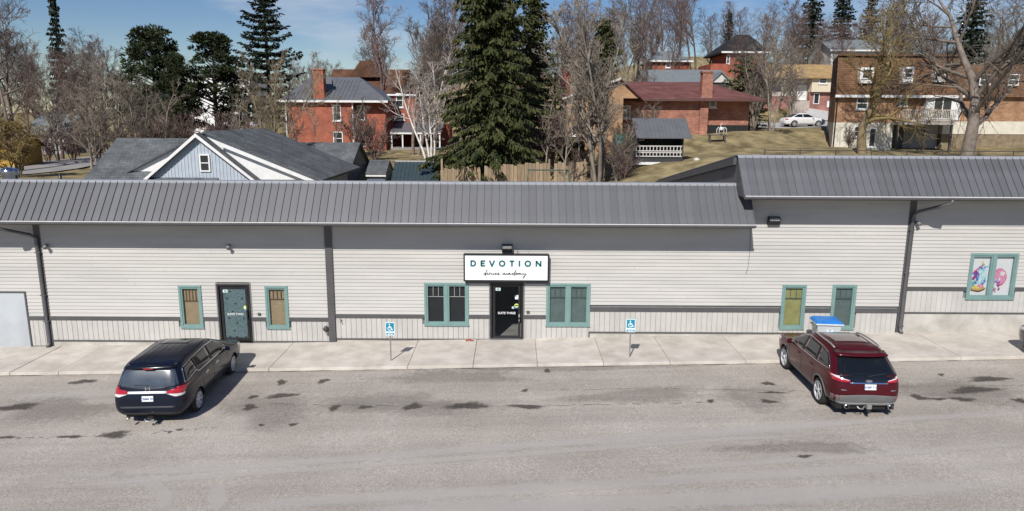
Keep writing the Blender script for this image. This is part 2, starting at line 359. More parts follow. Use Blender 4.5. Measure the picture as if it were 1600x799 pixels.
# ------------------------------------------------------------------ the long commercial building
B = thing('commercial_building', (0, 6, 0), 'long single-storey building with pale lap siding and dark metal roof', 'building')
side_m = mat('vinyl_siding', (.495, .48, .452), .55, var=.06, scale=.7, objrand=.03, spec=.3, stretch=(.5, 1, 3))
vert_m = mat('vinyl_skirting', (.49, .475, .447), .55, var=.06, scale=1.6, objrand=.035, spec=.3)
trim_m = mat('charcoal_trim', (.085, .083, .085), .5, var=.1, scale=2)
roof_m = mat('charcoal_metal', (.112, .115, .124), .42, var=.10, scale=1.2, objrand=.09, spec=.5)
white_m = mat('white_trim', (.74, .74, .72), .5, var=.06)
found_m = mat('foundation_concrete', (.36, .34, .30), .9, col2=(.55, .53, .49), scale=1.2, bump=.3, detail=9)
teal_m = mat('teal_frame', (.175, .285, .27), .5, var=.07, scale=2)
black_m = mat('black_metal', (.018, .018, .02), .35, var=.15)
room_m = mat('dim_room', (.10, .10, .10), .9); soffit_m = mat('soffit', (.12, .12, .125), .6)
XL, XR = -23.0, 23.0
zb = lambda px, py: wallp(px, py).z
ROOF_LO = dict(ez=4.50, rz=5.78, x0=XL, x1=8.45); ROOF_HI = dict(ez=5.50, rz=6.78, x0=8.0, x1=XR)
# zones: x0, x1, band centre z, bottom of siding z (None = ground), top z
Z = [(XL, -17.36, zb(60, 497), None, 4.42), (-17.12, -6.80, zb(200, 497.6), zb(200, 531.5), 4.42), (-6.54, 2.88, zb(600, 494), zb(700, 529.2), 4.42),
     (2.88, 14.30, zb(1000, 484), zb(1000, 518.5), 4.42), (14.54, XR, zb(1500, 451.5), zb(1500, 488), 5.42)]
OPEN = []                                     # openings in the front wall: x0,x1,z0,z1
def opening(px0, px1, py0, py1):
    my = (py0+py1)/2; a = wallp(px0, my).x; b = wallp(px1, my).x; mxx = (px0+px1)/2
    o = (a, b, wallp(mxx, py1).z, wallp(mxx, py0).z); OPEN.append(o); return o
wA = opening(282.5, 315.5, 447, 511); dTwo = opening(342, 393, 444, 533); wB = opening(417, 450, 448, 512); wC = opening(664.5, 731, 443, 507)
dThree = opening(766, 817.5, 441, 530.5); wD = opening(854.5, 920.5, 444, 508); wE = opening(1221, 1256, 446, 512.6); wF = opening(1299, 1334, 446, 513); wG = opening(1513.5, 1585.5, 397, 466)
dS = opening(-20, 46.5, 455, 546)
# core wall (boxes round the openings) set behind the cladding
core = MB(); xs = sorted({XL, XR}|{v for o in OPEN for v in o[:2]})
for a, b in zip(xs, xs[1:]):
    mid = (a+b)/2; cur = gz(mid)-.35; top = 4.45 if mid < 8.2 else 5.5
    for o in OPEN:
        if o[0]-1e-6 <= a and b <= o[1]+1e-6:
            if o[2] > cur: core.box(a, b, .035, .22, cur, o[2])
            cur = o[3]
    core.box(a, b, .035, .22, cur, top)
wall = core.build('wall', mat('sheathing', (.2, .2, .2), .9), B)
def cutspan(x0, x1, z0, z1):
    sp = [(x0, x1)]
    for o in OPEN:
        ov = min(z1, o[3])-max(z0, o[2])
        if ov > .35*(z1-z0):
            sp = [q for s in sp for q in ([s] if o[1] <= s[0] or o[0] >= s[1] else [(s[0], o[0]), (o[1], s[1])])]
    return [s for s in sp if s[1]-s[0] > .03]
PITCHZ = .1335; n_pl = 0
JR = random.Random(44)
def plank(x0, x1, z):
    h = PITCHZ
    if x1-x0 > 6.0 and JR.random() < .6:
        j = JR.uniform(x0+1.2, x1-1.2); plank_piece(x0, j-.004, z, h); plank_piece(j, x1, z+JR.uniform(-.003, .003), h)
    else: plank_piece(x0, x1, z, h)
def plank_piece(x0, x1, z, h):
    MB().prism([(x0, -.027, z), (x0, .03, z), (x0, .03, z+h), (x0, -.004, z+h)], (x1-x0, 0, 0)).build('siding_plank', side_m, wall)
zones_course = [(XL, -17.36, Z[0][2], 4.42), (-17.12, -6.80, Z[1][2], 4.42), (-6.5, 2.88, Z[2][2], None), (2.88, 14.3, Z[3][2], None), (14.54, XR, Z[4][2], 5.42)]
for (x0, x1, bz, top) in (zones_course[0], zones_course[1], zones_course[4]):
    z = bz+.075
    while z < top-.02:
        for s in cutspan(x0, x1, z, z+PITCHZ): plank(s[0], s[1], z)
        z += PITCHZ
z = Z[2][2]+.075
while z < 5.40:
    xa = -6.54; xb = 14.3
    if z < Z[3][2]+.07: xb = 2.88
    if z > 4.40: xa = 8.2
    for s in cutspan(xa, xb, z, z+PITCHZ): plank(s[0], s[1], z)
    z += PITCHZ
# vertical skirting boards, band, foundation
for i, (x0, x1, bz, bot, top) in enumerate(Z):
    x = x0; w = .19
    while x < x1-.03:
        xe = min(x+w, x1); zz = bot if bot is not None else gz(x)+.03; lo = zz; hi = bz-.07; skip = False
        for o in OPEN:
            if xe > o[0]+.02 and x < o[1]-.02:
                if o[2] < lo+.05 and o[3] > hi-.05:
                    if x >= o[0]-.02 and xe <= o[1]+.02: skip = True
                    elif x < o[0]: xe = o[0]
                    else: x = max(x, o[1]); xe = max(x+.02, xe)
                elif o[2] < hi: hi = o[2]
        if not skip and xe-x > .015:
            g = .003
            MB().prism([(x+g, .028, 0), (x+g, -.009, 0), (x+g+.009, -.02, 0), (xe-g-.009, -.02, 0), (xe-g, -.009, 0), (xe-g, .028, 0)], (0, 0, 0.0001+hi-lo)).build('skirting_board', vert_m, wall).location = (0, 0, lo)
        x = xe if xe > x+.01 else x+w
    for s in cutspan(x0, x1, bz-.07, bz+.07):
        MB().box(s[0], s[1], -.045, .03, bz-.072, bz+.072).build('trim_band', trim_m, B)
    if bot is not None:
        for s in cutspan(x0, x1, min(gz(x0), bot)-.1, bot):
            MB().box(s[0], s[1], -.05, .03, bot-.045, bot-.002).build('base_flashing', trim_m, B)
            MB().box(s[0], s[1], -.012, .03, gz(s[0])-.3, bot-.047).build('foundation', found_m, B)
MB().box(2.86, 2.90, -.053, .03, Z[2][3]-.045, Z[3][3]).build('base_flashing', trim_m, B)
# pilaster and corner strips
MB().box(-6.80, -6.54, -.09, .03, gz(-6.7)+.01, 4.44).build('pilaster', trim_m, B, bevel=.01)
MB().box(-17.36, -17.12, -.03, .03, gz(-17.2)-.1, 4.44).build('pilaster', trim_m, B)
MB().box(14.30, 14.54, -.03, .03, gz(14.4)-.1, 5.44).build('pilaster', trim_m, B)
# roof: mansard front in standing-seam panels, low slope behind
def roof_section(r, dback, endz):
    x0, x1, ez, rz = r['x0'], r['x1'], r['ez'], r['rz']
    k = MB()
    k.prism([(x0+.03, -.98, ez-.03), (x0+.03, .04, rz-.06), (x0+.03, dback, endz-.04), (x0+.03, dback, endz-.24), (x0+.03, .25, ez-.06), (x0+.03, -.94, ez-.06)], (x1-x0-.06, 0, 0))
    rf = k.build('roof', roof_m, B)
    n = round((x1-x0)/.262); w = (x1-x0)/n; nrm = Vector((0, -(rz-ez), 1.0)).normalized()
    a = Vector((0, -1.0, ez)); b = Vector((0, 0, rz)); rr = random.Random(int(x0*10))
    pm = MB()
    p = [a, b]; t = .006; sw = .012; sh = .036
    prof = [(0.004, 0), (w-.02, 0), (w-.02, sh), (w-.004, sh), (w-.004, -.01), (0.004, -.01)]
    pa = [Vector((u, a.y, a.z))+nrm*(h+t) for u, h in prof]; pm.prism(pa, b-a)
    me = None
    for i in range(n):
        if me is None:
            o = pm.build('roof_panel', roof_m, rf); me = o.data; o.location.x = x0+i*w; 
        else: newchild('roof_panel', me, rf, (x0+i*w, 0, 0))
    back_m = mat('rear_roof', (.2, .2, .2), .8)
    MB().prism([(x0, .30, rz+.0), (x0, dback+.3, endz), (x0, dback+.3, endz+.03), (x0, .30, rz+.03)], (x1-x0, 0, 0)).build('rear_roof_sheet', back_m, rf)
    MB().prism([(x0, -.05, rz-.03), (x0, .02, rz+.052), (x0, .34, rz+.05), (x0, .34, rz+.035), (x0, .03, rz+.02), (x0, -.04, rz-.06)], (x1-x0, 0, 0)).build('ridge_cap', mat('cap_metal', (.27, .28, .30), .4, var=.05), rf)
    MB().box(x0, x1, -.985, -.02, ez-.085, ez-.065).build('soffit', soffit_m, B)
    MB().box(x0, x1, -1.0, -.985, ez-.14, ez-.02).build('fascia', trim_m, B)
    g = MB().prism([(x0, -1.01, ez-.01), (x0, -1.01, ez-.09), (x0, -1.035, ez-.105), (x0, -1.10, ez-.105), (x0, -1.135, ez-.05), (x0, -1.135, ez-.005), (x0, -1.12, ez-.005), (x0, -1.115, ez-.04), (x0, -1.09, ez-.09), (x0, -1.03, ez-.09), (x0, -1.025, ez-.01)], (x1-x0, 0, 0))
    gut = g.build('gutter', mat('gutter_metal', (.13, .13, .135), .4, var=.08), B)
    MB().box(x0, x1, -1.146, -1.108, ez-.012, ez+.012).build('gutter_lip', mat('gutter_lip', (.72, .72, .71), .35, var=.05), gut)
roof_section(ROOF_LO, 13.0, 4.05); roof_section(ROOF_HI, 13.4, 4.72)
# the taller part's side wall above the lower roof, with its rake board
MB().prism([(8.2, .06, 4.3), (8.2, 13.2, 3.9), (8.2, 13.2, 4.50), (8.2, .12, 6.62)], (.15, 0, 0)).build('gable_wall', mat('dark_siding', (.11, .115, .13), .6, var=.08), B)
MB().prism([(7.86, .0, 6.50), (7.86, 13.7, 4.43), (7.86, 13.7, 4.66), (7.86, .0, 6.76)], (.10, 0, 0)).build('rake_board', trim_m, B)
for i in range(12):                             # lap siding on that wall
    z = 4.35+i*.18; y1 = (6.6-z-.18)/.158
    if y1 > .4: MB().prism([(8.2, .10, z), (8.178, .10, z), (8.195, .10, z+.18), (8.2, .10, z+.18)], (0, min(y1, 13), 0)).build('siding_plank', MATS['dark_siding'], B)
MB().prism([(8.0, -.96, 5.46), (8.0, -.02, 6.66), (8.0, -.02, 5.42), (8.0, -.9, 5.42)], (.03, 0, 0)).build('roof_cheek', trim_m, B)
# body behind
MB().box(XL, 8.15, 12.8, 13.0, -.6, 4.0).build('rear_wall', mat('rear_siding', (.4, .4, .39), .7), B)
MB().box(8.2, XR, 13.0, 13.2, -.6, 4.5).build('rear_wall', MATS['rear_siding'], B)
MB().box(XL-.02, XL+.15, .05, 12.8, -.9, 4.0).build('end_wall', MATS['rear_siding'], B)
MB().box(XR-.15, XR+.02, .05, 13, -.6, 4.6).build('end_wall', MATS['rear_siding'], B)
MB().box(XL+.2, XR-.2, 3.2, 3.3, -.6, 4.0).build('inner_wall', room_m, B)
MB().box(XL+.2, XR-.2, .25, 3.2, -.62, -.5).build('inner_floor', mat('inner_floor', (.2, .2, .2), .6), B)
# windows
glass_m = glassmat('window_glass', alpha=.10); tan_m = mat('tan_blind', (.40, .30, .18), .8, var=.1, scale=6); olive_m = mat('olive_blind', (.36, .34, .13), .8, var=.15); dark_m = mat('dark_blind', (.018, .02, .022), .7)
greenish_m = mat('green_grey_blind', (.13, .18, .17), .7, var=.12); grill_m = mat('grille_bar', (.12, .12, .115), .5); wood_m = mat('grille_wood', (.10, .065, .03), .6)
def frame_boxes(x0, x1, z0, z1, t, y0, y1):
    return MB().box(x0, x1, y0, y1, z1-t, z1).box(x0, x1, y0, y1, z0, z0+t).box(x0, x0+t, y0, y1, z0+t, z1-t).box(x1-t, x1, y0, y1, z0+t, z1-t)
def window(o, n, blind, bar, bars=3, barz=.70):
    x0, x1, z0, z1 = o
    w = frame_boxes(x0-.03, x1+.03, z0-.03, z1+.03, .085, -.055, .06).build('window', teal_m, B, bevel=.006)
    MB().box(x0-.05, x1+.05, -.075, -.0, z0-.05, z0-.012).build('sill', teal_m, w)
    iw = (x1-x0)/n
    if n == 2: MB().box((x0+x1)/2-.052, (x0+x1)/2+.052, -.05, .06, z0+.055, z1-.055).build('mullion', teal_m, w)
    for i in range(n):
        a = x0+i*iw+.05; b = x0+(i+1)*iw-.05
        frame_boxes(a, b, z0+.05, z1-.05, .055, -.03, .05).build('sash', teal_m, w)
        MB().box(a+.05, b-.05, .035, .043, z0+.1, z1-.1).build('pane', glass_m, w)
        MB().box(a+.02, b-.02, .062, .075, z0+.02, z1-.02).build('blind', blind, w)
        zr = z0+.1+(z1-z0-.2)*barz
        if bar:
            MB().box(a+.05, b-.05, .015, .03, zr-.012, zr+.012).build('grille_bar', bar, w)
            for k in range(1, bars):
                x = a+.05+(b-a-.1)*k/bars; MB().box(x-.01, x+.01, .016, .029, zr+.012, z1-.1).build('grille_bar', bar, w)
    return w
window(wA, 1, tan_m, wood_m, 5, .66); window(wB, 1, tan_m, wood_m, 4, .72); window(wC, 2, dark_m, mat('pale_bar', (.30, .30, .29), .5), 3); window(wD, 2, greenish_m, mat('dark_grille', (.06, .085, .08), .5), 3)  # grille bars: pale in the left double window, dark in the right one
window(wE, 1, olive_m, mat('dark_grille', (0,0,0)), 3, .72); window(wF, 1, greenish_m, MATS['dark_grille'], 3, .72)
pw = window(wG, 2, mat('poster_white', (.86, .86, .86), .5, var=.02), None)
# colourful party print behind the two panes of the right-hand window
def blob(pts_fn, m, name, parent, y, n=20):
    mb = MB(); mb.add([(x, y, z) for x, z in (pts_fn(2*math.pi*k/n) for k in range(n))], [tuple(range(n))]); return mb.build(name, m, parent)
gx0, gx1, gz0, gz1 = wG; gW = gx1-gx0; gH = gz1-gz0
inks = {k: mat('ink_'+k, c, .5, var=.25, scale=18) for k, c in dict(pink=(.75,.10,.30), rose=(.82,.32,.48), cyan=(.25,.62,.78), blue=(.08,.20,.55), violet=(.28,.16,.50), plum=(.35,.04,.22), tan=(.62,.42,.16), brown=(.16,.07,.03), yellow=(.85,.66,.16), ice=(.62,.82,.90), green=(.20,.45,.20), white=(.85,.85,.85)).items()}
rr = random.Random(4); layer = [0]
def ink(u, v, ru, rv, c, wob=.2):
    layer[0] += 1; ph = rr.uniform(0, 6); y = .0605-.0001*layer[0]
    blob(lambda t: (gx0+gW*(u+ru*(1+wob*math.sin(3*t+ph))*math.cos(t)), gz0+gH*(v+rv*(1+wob*math.cos(2*t+ph))*math.sin(t))), inks[c], 'print', pw, y)
ink(.235,.20,.16,.075,'brown'); ink(.235,.215,.15,.06,'tan'); ink(.23,.24,.10,.03,'yellow'); ink(.30,.27,.07,.045,'rose')
for k in range(16): ink(.13+rr.random()*.28, .30+rr.random()*.12, .03, .03, rr.choice(['violet','blue','cyan','ice','blue']))
ink(.27,.50,.13,.17,'ice'); ink(.29,.62,.07,.14,'ice',.1)
for k in range(26): ink(.19+rr.random()*.22, .36+rr.random()*.36, .014+rr.random()*.014, .025+rr.random()*.04, rr.choice(['cyan','blue','white','ice','cyan']))
for k in range(8): ink(.12+rr.random()*.07, .42+rr.random()*.16, .03, .035, rr.choice(['plum','violet','blue','plum']))
for k in range(6): ink(.14+.03*k, .60+.025*k, .02, .018, rr.choice(['plum','violet','pink']))
ink(.29,.79,.02,.04,'yellow'); ink(.32,.75,.02,.02,'green'); ink(.10,.30,.02,.09,'cyan'); ink(.15,.33,.02,.06,'green')
ink(.70,.47,.15,.20,'pink',.03); ink(.71,.48,.135,.18,'rose',.03); ink(.75,.55,.05,.05,'white',.1)
for k in range(16): ink(.56+rr.random()*.14, .17+rr.random()*.26, .025, .03, rr.choice(['violet','blue','white','violet','plum','ice']))
for k in range(10): ink(.58+rr.random()*.2, .13+rr.random()*.1, .018, .02, rr.choice(['rose','plum','white','tan']))
# doors
def glazed_door(o, film, label_text, dots):
    x0, x1, z0, z1 = o
    d = frame_boxes(x0, x1, z0-.05, z1, .075, -.05, .10).build('door', black_m, B, bevel=.006)
    MB().box(x0-.045, x0-.002, -.035, .03, z0, z1+.04).box(x1+.002, x1+.045, -.035, .03, z0, z1+.04).box(x0-.002, x1+.002, -.035, .03, z1+.002, z1+.04).build('casing', mat('casing_grey', (.20, .195, .19), .5), d)
    a, b = x0+.10, x1-.10
    frame_boxes(a, b, z0+.05, z1-.09, .085, -.01, .05).build('stile', black_m, d, bevel=.004)
    MB().box(a+.08, b-.08, .015, .024, z0+.13, z1-.17).build('pane', glass_m, d)
    if film:
        MB().box(a+.08, b-.08, .032, .036, z0+.13, z1-.17).build('privacy_film', film, d)
        rd = random.Random(12)
        for (u, v) in dots:
            cx = a+.08+(b-a-.16)*u; cz = z0+.13+(z1-z0-.30)*v; r_ = .033
            dm = MB(); dm.add([(cx+r_*math.cos(t*math.pi/5), .0135, cz+r_*math.sin(t*math.pi/5)) for t in range(10)], [tuple(range(10))]); dm.build('film_dot', mat('film_dark', (.015, .025, .03), .5), d)
    else:
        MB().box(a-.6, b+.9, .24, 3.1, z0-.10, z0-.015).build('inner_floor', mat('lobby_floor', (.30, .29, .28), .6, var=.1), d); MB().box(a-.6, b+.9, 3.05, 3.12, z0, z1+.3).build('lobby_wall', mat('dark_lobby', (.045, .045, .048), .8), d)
    xm = (x0+x1)/2; zt = z0+(z1-z0)*(.46 if not film else .47)
    text_mesh('lettering', label_text, .115, mat('vinyl_white', (.85, .85, .85), .5), d, Vector((xm, .012, zt))-worg(d))
    MB().box(a+.10, a+.28, .006, .013, z1-.33, z1-.22).build('notice', mat('notice_paper', (.62, .70, .68), .6), d)
    nt_ = d.children[-1]
    MB().box(a+.15, a+.23, .003, .006, z1-.31, z1-.24).build('notice_mark', mat('notice_ink', (.25, .33, .33), .6), d)
    return d, a, b
rd = random.Random(2)
dots = [(.33,.94),(.17,.80),(.82,.80),(.53,.69),(.38,.53),(.2,.40),(.85,.40),(.55,.30),(.4,.14),(.2,.02),(.9,.02),(.5,.02)]
film_m = mat('frosted_film', (.09, .15, .165), .35, col2=(.22, .30, .31), scale=22, detail=8)
d2, a2, b2 = glazed_door(dTwo, film_m, 'SUITE TWO', dots)
d3, a3, b3 = glazed_door(dThree, None, 'SUITE THREE', [])
def sticker(d, x, z, items):
    for i, (dx, dz, w, h, c, rnd) in enumerate(items):
        mb = MB(); n = 14
        pts = [(x+dx+w/2*math.cos(2*math.pi*k/n), z+dz+h/2*math.sin(2*math.pi*k/n)) for k in range(n)] if rnd else [(x+dx-w/2, z+dz-h/2), (x+dx+w/2, z+dz-h/2), (x+dx+w/2, z+dz+h/2), (x+dx-w/2, z+dz+h/2)]
        mb.add([(p, .010-.0012*i, q) for p, q in pts], [tuple(range(len(pts)))]); mb.build('sticker', mat('sticker_'+c, dict(white=(.8,.82,.82), lime=(.62,.75,.12), blue=(.10,.25,.48), ice=(.55,.68,.72), dark=(.05,.06,.07), pale=(.5,.6,.66))[c], .5), d)
z0 = dThree[2]; hh = dThree[3]-z0
sticker(d3, b3-.14, z0+hh*.74, [(0, 0, .13, .15, 'white', False), (-.035, .045, .05, .06, 'dark', False), (.0, -.06, .12, .05, 'ice', False)])
sticker(d3, b3-.15, z0+hh*.585, [(0, -.04, .15, .09, 'blue', False), (0, .02, .16, .15, 'lime', True), (0, .02, .10, .05, 'dark', False), (-.13, -.06, .08, .09, 'pale', False)])
sticker(d2, b2-.12, dTwo[2]+hh*.58, [(0, -.05, .10, .12, 'blue', False), (0, .02, .14, .15, 'lime', True), (0, .02, .09, .04, 'white', False)])
MB().box(b3-.075, b3-.02, -.075, -.015, z0+hh*.40, z0+hh*.45).box(b3-.065, b3-.03, -.09, -.015, z0+hh*.33, z0+hh*.36).build('handle', mat('steel', (.55, .55, .55), .3, metal=.8), d3)
MB().box(b2-.065, b2-.02, -.08, -.015, dTwo[2]+hh*.40, dTwo[2]+hh*.56).build('handle', black_m, d2, bevel=.01)
MB().box(dThree[0], dThree[1], -.16, .05, gz(-.2)-.04, gz(-.2)+.02).build('threshold', mat('threshold_metal', (.3, .3, .3), .4, metal=.6), d3)
x0, x1, z0_, z1_ = dS
ds = frame_boxes(x0, x1, z0_-.08, z1_, .055, -.05, .08).build('door', trim_m, B)
MB().box(x0+.06, x1-.06, -.02, .03, z0_-.02, z1_-.06).build('door_leaf', mat('grey_steel', (.44, .47, .49), .45, var=.10, scale=.9, spec=.4), ds, bevel=.006)
MB().tube([(x0+.16, -.075, z0_+1.0), (x0+.30, -.075, z0_+1.0)], .015).tube([(x0+.16, -.08, z0_+1.0), (x0+.16, .0, z0_+1.0)], .02).build('handle', MATS['steel'], ds)
# downspouts
pipe_m = mat('downspout_metal', (.10, .10, .105), .42, var=.12, scale=3)
def downspout(x, ex, ez):
    g = gz(x)
    k = MB().tube([(ex, -1.06, ez-.10), (ex, -1.06, ez-.20), (x+(ex-x)*.75, -.90, ez-.32), (x+(ex-x)*.12, -.25, ez-.62), (x, -.085, ez-.78), (x, -.075, 2.0), (x, -.075, g+.18), (x, -.10, g+.10), (x, -.22, g+.04)], .062, 8)
    d = k.build('downspout', pipe_m, B, smooth=True)
    for z in (ez-1.3, ez-2.9, .6): MB().box(x-.09, x+.09, -.145, -.01, z-.02, z+.02).build('strap', pipe_m, d)
downspout(-17.24, -17.24-.85, 4.50); downspout(14.42, 14.42+.72, 5.50)
# small fittings on the wall
ft = mat('fitting_grey', (.16, .16, .16), .5)
def fitting(name, px, py, label, cat, fn, grp=None):
    p = wallp(px, py); t = thing(name, (p.x, -.022, p.z), label, cat, grp); fn(t, p); return t
def wallpack(w, h, body, face):
    def fn(t, p):
        MB().prism([(p.x-w/2, -.02, p.z+h/2), (p.x-w/2, -.20, p.z+h/2-.02), (p.x-w/2, -.24, p.z), (p.x-w/2, -.14, p.z-h/2), (p.x-w/2, -.02, p.z-h/2)], (w, 0, 0)).build('housing', body, t, bevel=.012)
        MB().prism([(p.x-w*.42, -.206, p.z+h*.40), (p.x-w*.42, -.247, p.z+.01), (p.x-w*.42, -.236, p.z+.01), (p.x-w*.42, -.20, p.z+h*.40)], (w*.84, 0, 0)).build('lens', face, t)
        for i in range(5):
            x = p.x-w*.36+w*.18*i; MB().prism([(x, -.212, p.z+h*.38), (x, -.254, p.z+.01), (x, -.246, p.z+.01), (x, -.204, p.z+h*.38)], (.012, 0, 0)).build('guard_bar', body, t)
    return fn
lens_m = mat('lamp_lens', (.22, .22, .21), .3)
fitting('wall_lamp', 792.5, 387.5, 'black wall-pack lamp fixed above the white dance academy sign', 'lamp', wallpack(.38, .30, black_m, mat('louvre_dark', (.10, .10, .105), .4)), 'wall lamps under the eaves')
fitting('wall_lamp', 1207.5, 344.5, 'dark wall-pack lamp with grey lens at the left end of the taller wall', 'lamp', wallpack(.42, .30, black_m, lens_m), 'wall lamps under the eaves')
def spot(t, p):
    MB().box(p.x-.06, p.x+.06, -.05, -.022, p.z-.05, p.z+.05).build('base', ft, t, bevel=.01)
    MB().tube([(p.x, -.03, p.z), (p.x+.01, -.12, p.z-.02)], .02).tube([(p.x+.0, -.10, p.z+.01), (p.x+.06, -.24, p.z-.05)], [.05, .075], 10).build('head', ft, t, smooth=True)
fitting('wall_spotlight', 358, 384, 'small grey spotlight on the wall above the SUITE TWO door', 'lamp', spot, 'small wall spotlights')
fitting('wall_spotlight', 74, 383.5, 'small spotlight beside the top of the left downspout', 'lamp', spot, 'small wall spotlights')
fitting('wall_spotlight', 1430, 347.5, 'small spotlight beside the right downspout under the eave', 'lamp', spot, 'small wall spotlights')
def buzzer(t, p):
    MB().box(p.x-.055, p.x+.055, -.07, -.022, p.z-.045, p.z+.045).build('box', black_m, t, bevel=.012)
    MB().box(p.x-.03, p.x+.03, -.078, -.068, p.z-.02, p.z+.02).build('button', ft, t)
fitting('key_box', 405.5, 490.5, 'little black key box beside the SUITE TWO door', 'key box', buzzer)
fitting('key_box', 825, 487.5, 'little grey key box beside the SUITE THREE door', 'key box', buzzer)
def meter(t, p):
    MB().lathe([(.0, -.16), (.07, -.16), (.095, -.13), (.095, -.022)], 14, (p.x, 0, p.z), 'y').build('drum', mat('meter_dark', (.05, .05, .045), .4), t, smooth=True)
    MB().tube([(p.x+.06, -.06, p.z-.05), (p.x+.07, -.06, p.z-.17), (p.x+.02, -.10, p.z-.22)], .03, 8).build('outlet', ft, t, smooth=True)
fitting('standpipe', 510, 513, 'dark round pipe fitting low on the wall left of the grey pilaster', 'pipe', meter)
def tap(t, p):
    MB().tube([(p.x, -.02, p.z), (p.x, -.10, p.z), (p.x+.02, -.13, p.z-.07)], .018, 8).build('spout', ft, t, smooth=True)
    MB().box(p.x-.04, p.x+.04, -.09, -.07, p.z+.025, p.z+.04).build('handle', ft, t)
fitting('garden_tap', 533, 500, 'small tap low on the wall just right of the grey pilaster', 'tap', tap)
def cable(t, p):
    q = wallp(1172, 428); MB().tube([(p.x, -.035, p.z), (p.x+.03, -.035, p.z-.5), (p.x+.05, -.035, p.z-1.0), (p.x+.02, -.035, q.z+.2), (p.x-.04, -.035, q.z)], .009, 5).build('wire', ft, t)
fitting('loose_cable', 1172, 352, 'thin loose cable hanging down the wall at the end of the lower roof', 'cable', cable)
# dance academy sign
cx = wallp(791.5, 418).x; zc0 = wallp(791, 440, -.24).z; zc1 = wallp(791, 397.5, -.24).z
sx0 = wallp(724.5, 418, -.24).x; sx1 = wallp(857.5, 418, -.24).x; cx = (sx0+sx1)/2; zc = (zc0+zc1)/2
S = thing('shop_sign', (cx, -.02, zc0), 'white box sign reading DEVOTION dance academy over the middle door', 'sign')
MB().box(sx0, sx1, -.24, -.024, zc0, zc1).build('cabinet', black_m, S, bevel=.012)
face = MB().box(sx0+.04, sx1-.04, -.246, -.239, zc0+.05, zc1-.045).build('face', mat('sign_face', (.86, .88, .88), .35, var=.015), S)
frame_boxes(sx0-.005, sx1+.005, zc0-.005, zc1+.005, .05, -.262, -.236).build('frame', black_m, S)
U = (sx1-sx0)/1440.0; ox = cx-757*U; 
def su(x, y): return (ox+x*U, zc+(298-y)*U*1.0)
ink_teal = mat('sign_teal', (.01, .13, .15), .5, var=.05); ink_black = mat('sign_black', (.012, .012, .012), .5)
YF = -.2465; LW = 29*U; h0, h1 = 264, 182
def letter(name, strokes):
    m = MB()
    for st in strokes: stroke(m, [su(*p) for p in st], LW, YF)
    m.build(name, ink_teal, face)
def earc(cx_, cy_, rx, ry, a0, a1, n=18): return [(cx_+rx*math.cos(R(a0+(a1-a0)*i/n)), cy_-ry*math.sin(R(a0+(a1-a0)*i/n))) for i in range(n+1)]
letter('letter_d', [[(165, 275), (165, 171)], [(165, 182), (195, 182)]+earc(195, 223, 40, 41, 90, -90)+[(165, 264)]])
letter('letter_e', [[(336, 275), (336, 171)], [(336, 182), (402, 182)], [(336, 222), (392, 222)], [(336, 264), (402, 264)]])
letter('letter_v', [[(474, 171), (516, 270), (558, 171)]])
letter('letter_o', [earc(687, 224, 43, 43, 0, 360, 28)])
letter('letter_t', [[(853, 275), (853, 182)], [(812, 182), (894, 182)]])
letter('letter_i', [[(980, 275), (980, 171)]])
letter('letter_o', [earc(1122, 224, 43, 43, 0, 360, 28)])
letter('letter_n', [[(1266, 275), (1266, 171)], [(1266, 180), (1338, 266)], [(1338, 275), (1338, 171)]])
def script(name, pts, w=9.5):
    P = [Vector((*p, 0)) for p in pts]; out = []
    for i in range(len(P)-1):
        a = P[max(i-1, 0)]; b = P[i]; c = P[i+1]; d = P[min(i+2, len(P)-1)]
        for k in range(5):
            t = k/5; out.append(.5*((2*b)+(c-a)*t+(2*a-5*b+4*c-d)*t*t+(3*b-a-3*c+d)*t*t*t))
    out.append(P[-1]); m = MB(); stroke(m, [su(p.x, p.y) for p in out], w*U, YF); m.build(name, ink_black, face)
script('script_word', [(412,388),(392,386),(376,406),(384,418),(404,400),(424,350),(438,330),(418,372),(398,440),(404,425),(424,402),(444,384),(436,408),(448,416),(470,396),(478,384),(472,415),(478,402),(498,384),(506,392),(502,414),(516,414),(540,394),(556,384),(540,394),(536,412),(556,416),(578,402),(592,388),(582,384),(572,404),(588,418),(622,404),(636,390),(622,386),(612,404),(626,416),(660,408)])
script('script_word', [(728,388),(708,388),(696,406),(704,416),(726,396),(732,386),(726,410),(740,414),(760,396),(774,388),(760,394),(754,412),(774,414),(796,396),(814,386),(796,390),(788,410),(800,414),(818,396),(824,386),(820,410),(834,414),(862,392),(880,388),(862,396),(860,414),(878,410),(902,372),(928,330),(914,362),(888,440),(900,418),(924,402),(940,388),(928,386),(920,406),(934,414),(958,390),(954,414),(972,390),(984,388),(978,414),(998,390),(1008,390),(1004,414),(1024,410),(1044,388),(1042,412),(1060,412),(1084,390),(1072,440),(1052,474),(1040,476),(1042,456),(1072,430),(1114,408)])
# little birds' nest bracket on top of the sign
MB().tube([(cx+.40, -.10, zc1), (cx+.40, -.10, zc1+.12)], .008, 6).tube([(cx+.36, -.10, zc1+.05), (cx+.47, -.10, zc1+.06)], .008, 6).tube([(cx+.78, -.10, zc1), (cx+.80, -.10, zc1+.05)], .01, 6).build('bracket', ft, S)
MB().box(sx0+.06, sx0+.95, -.16, -.024, zc0-.10, zc0-.004).build('lower_bar', trim_m, S); MB().box(sx1-.85, sx1-.02, -.16, -.024, zc0-.10, zc0-.004).build('lower_bar', trim_m, S)  # charcoal bars below both ends of the cabinet
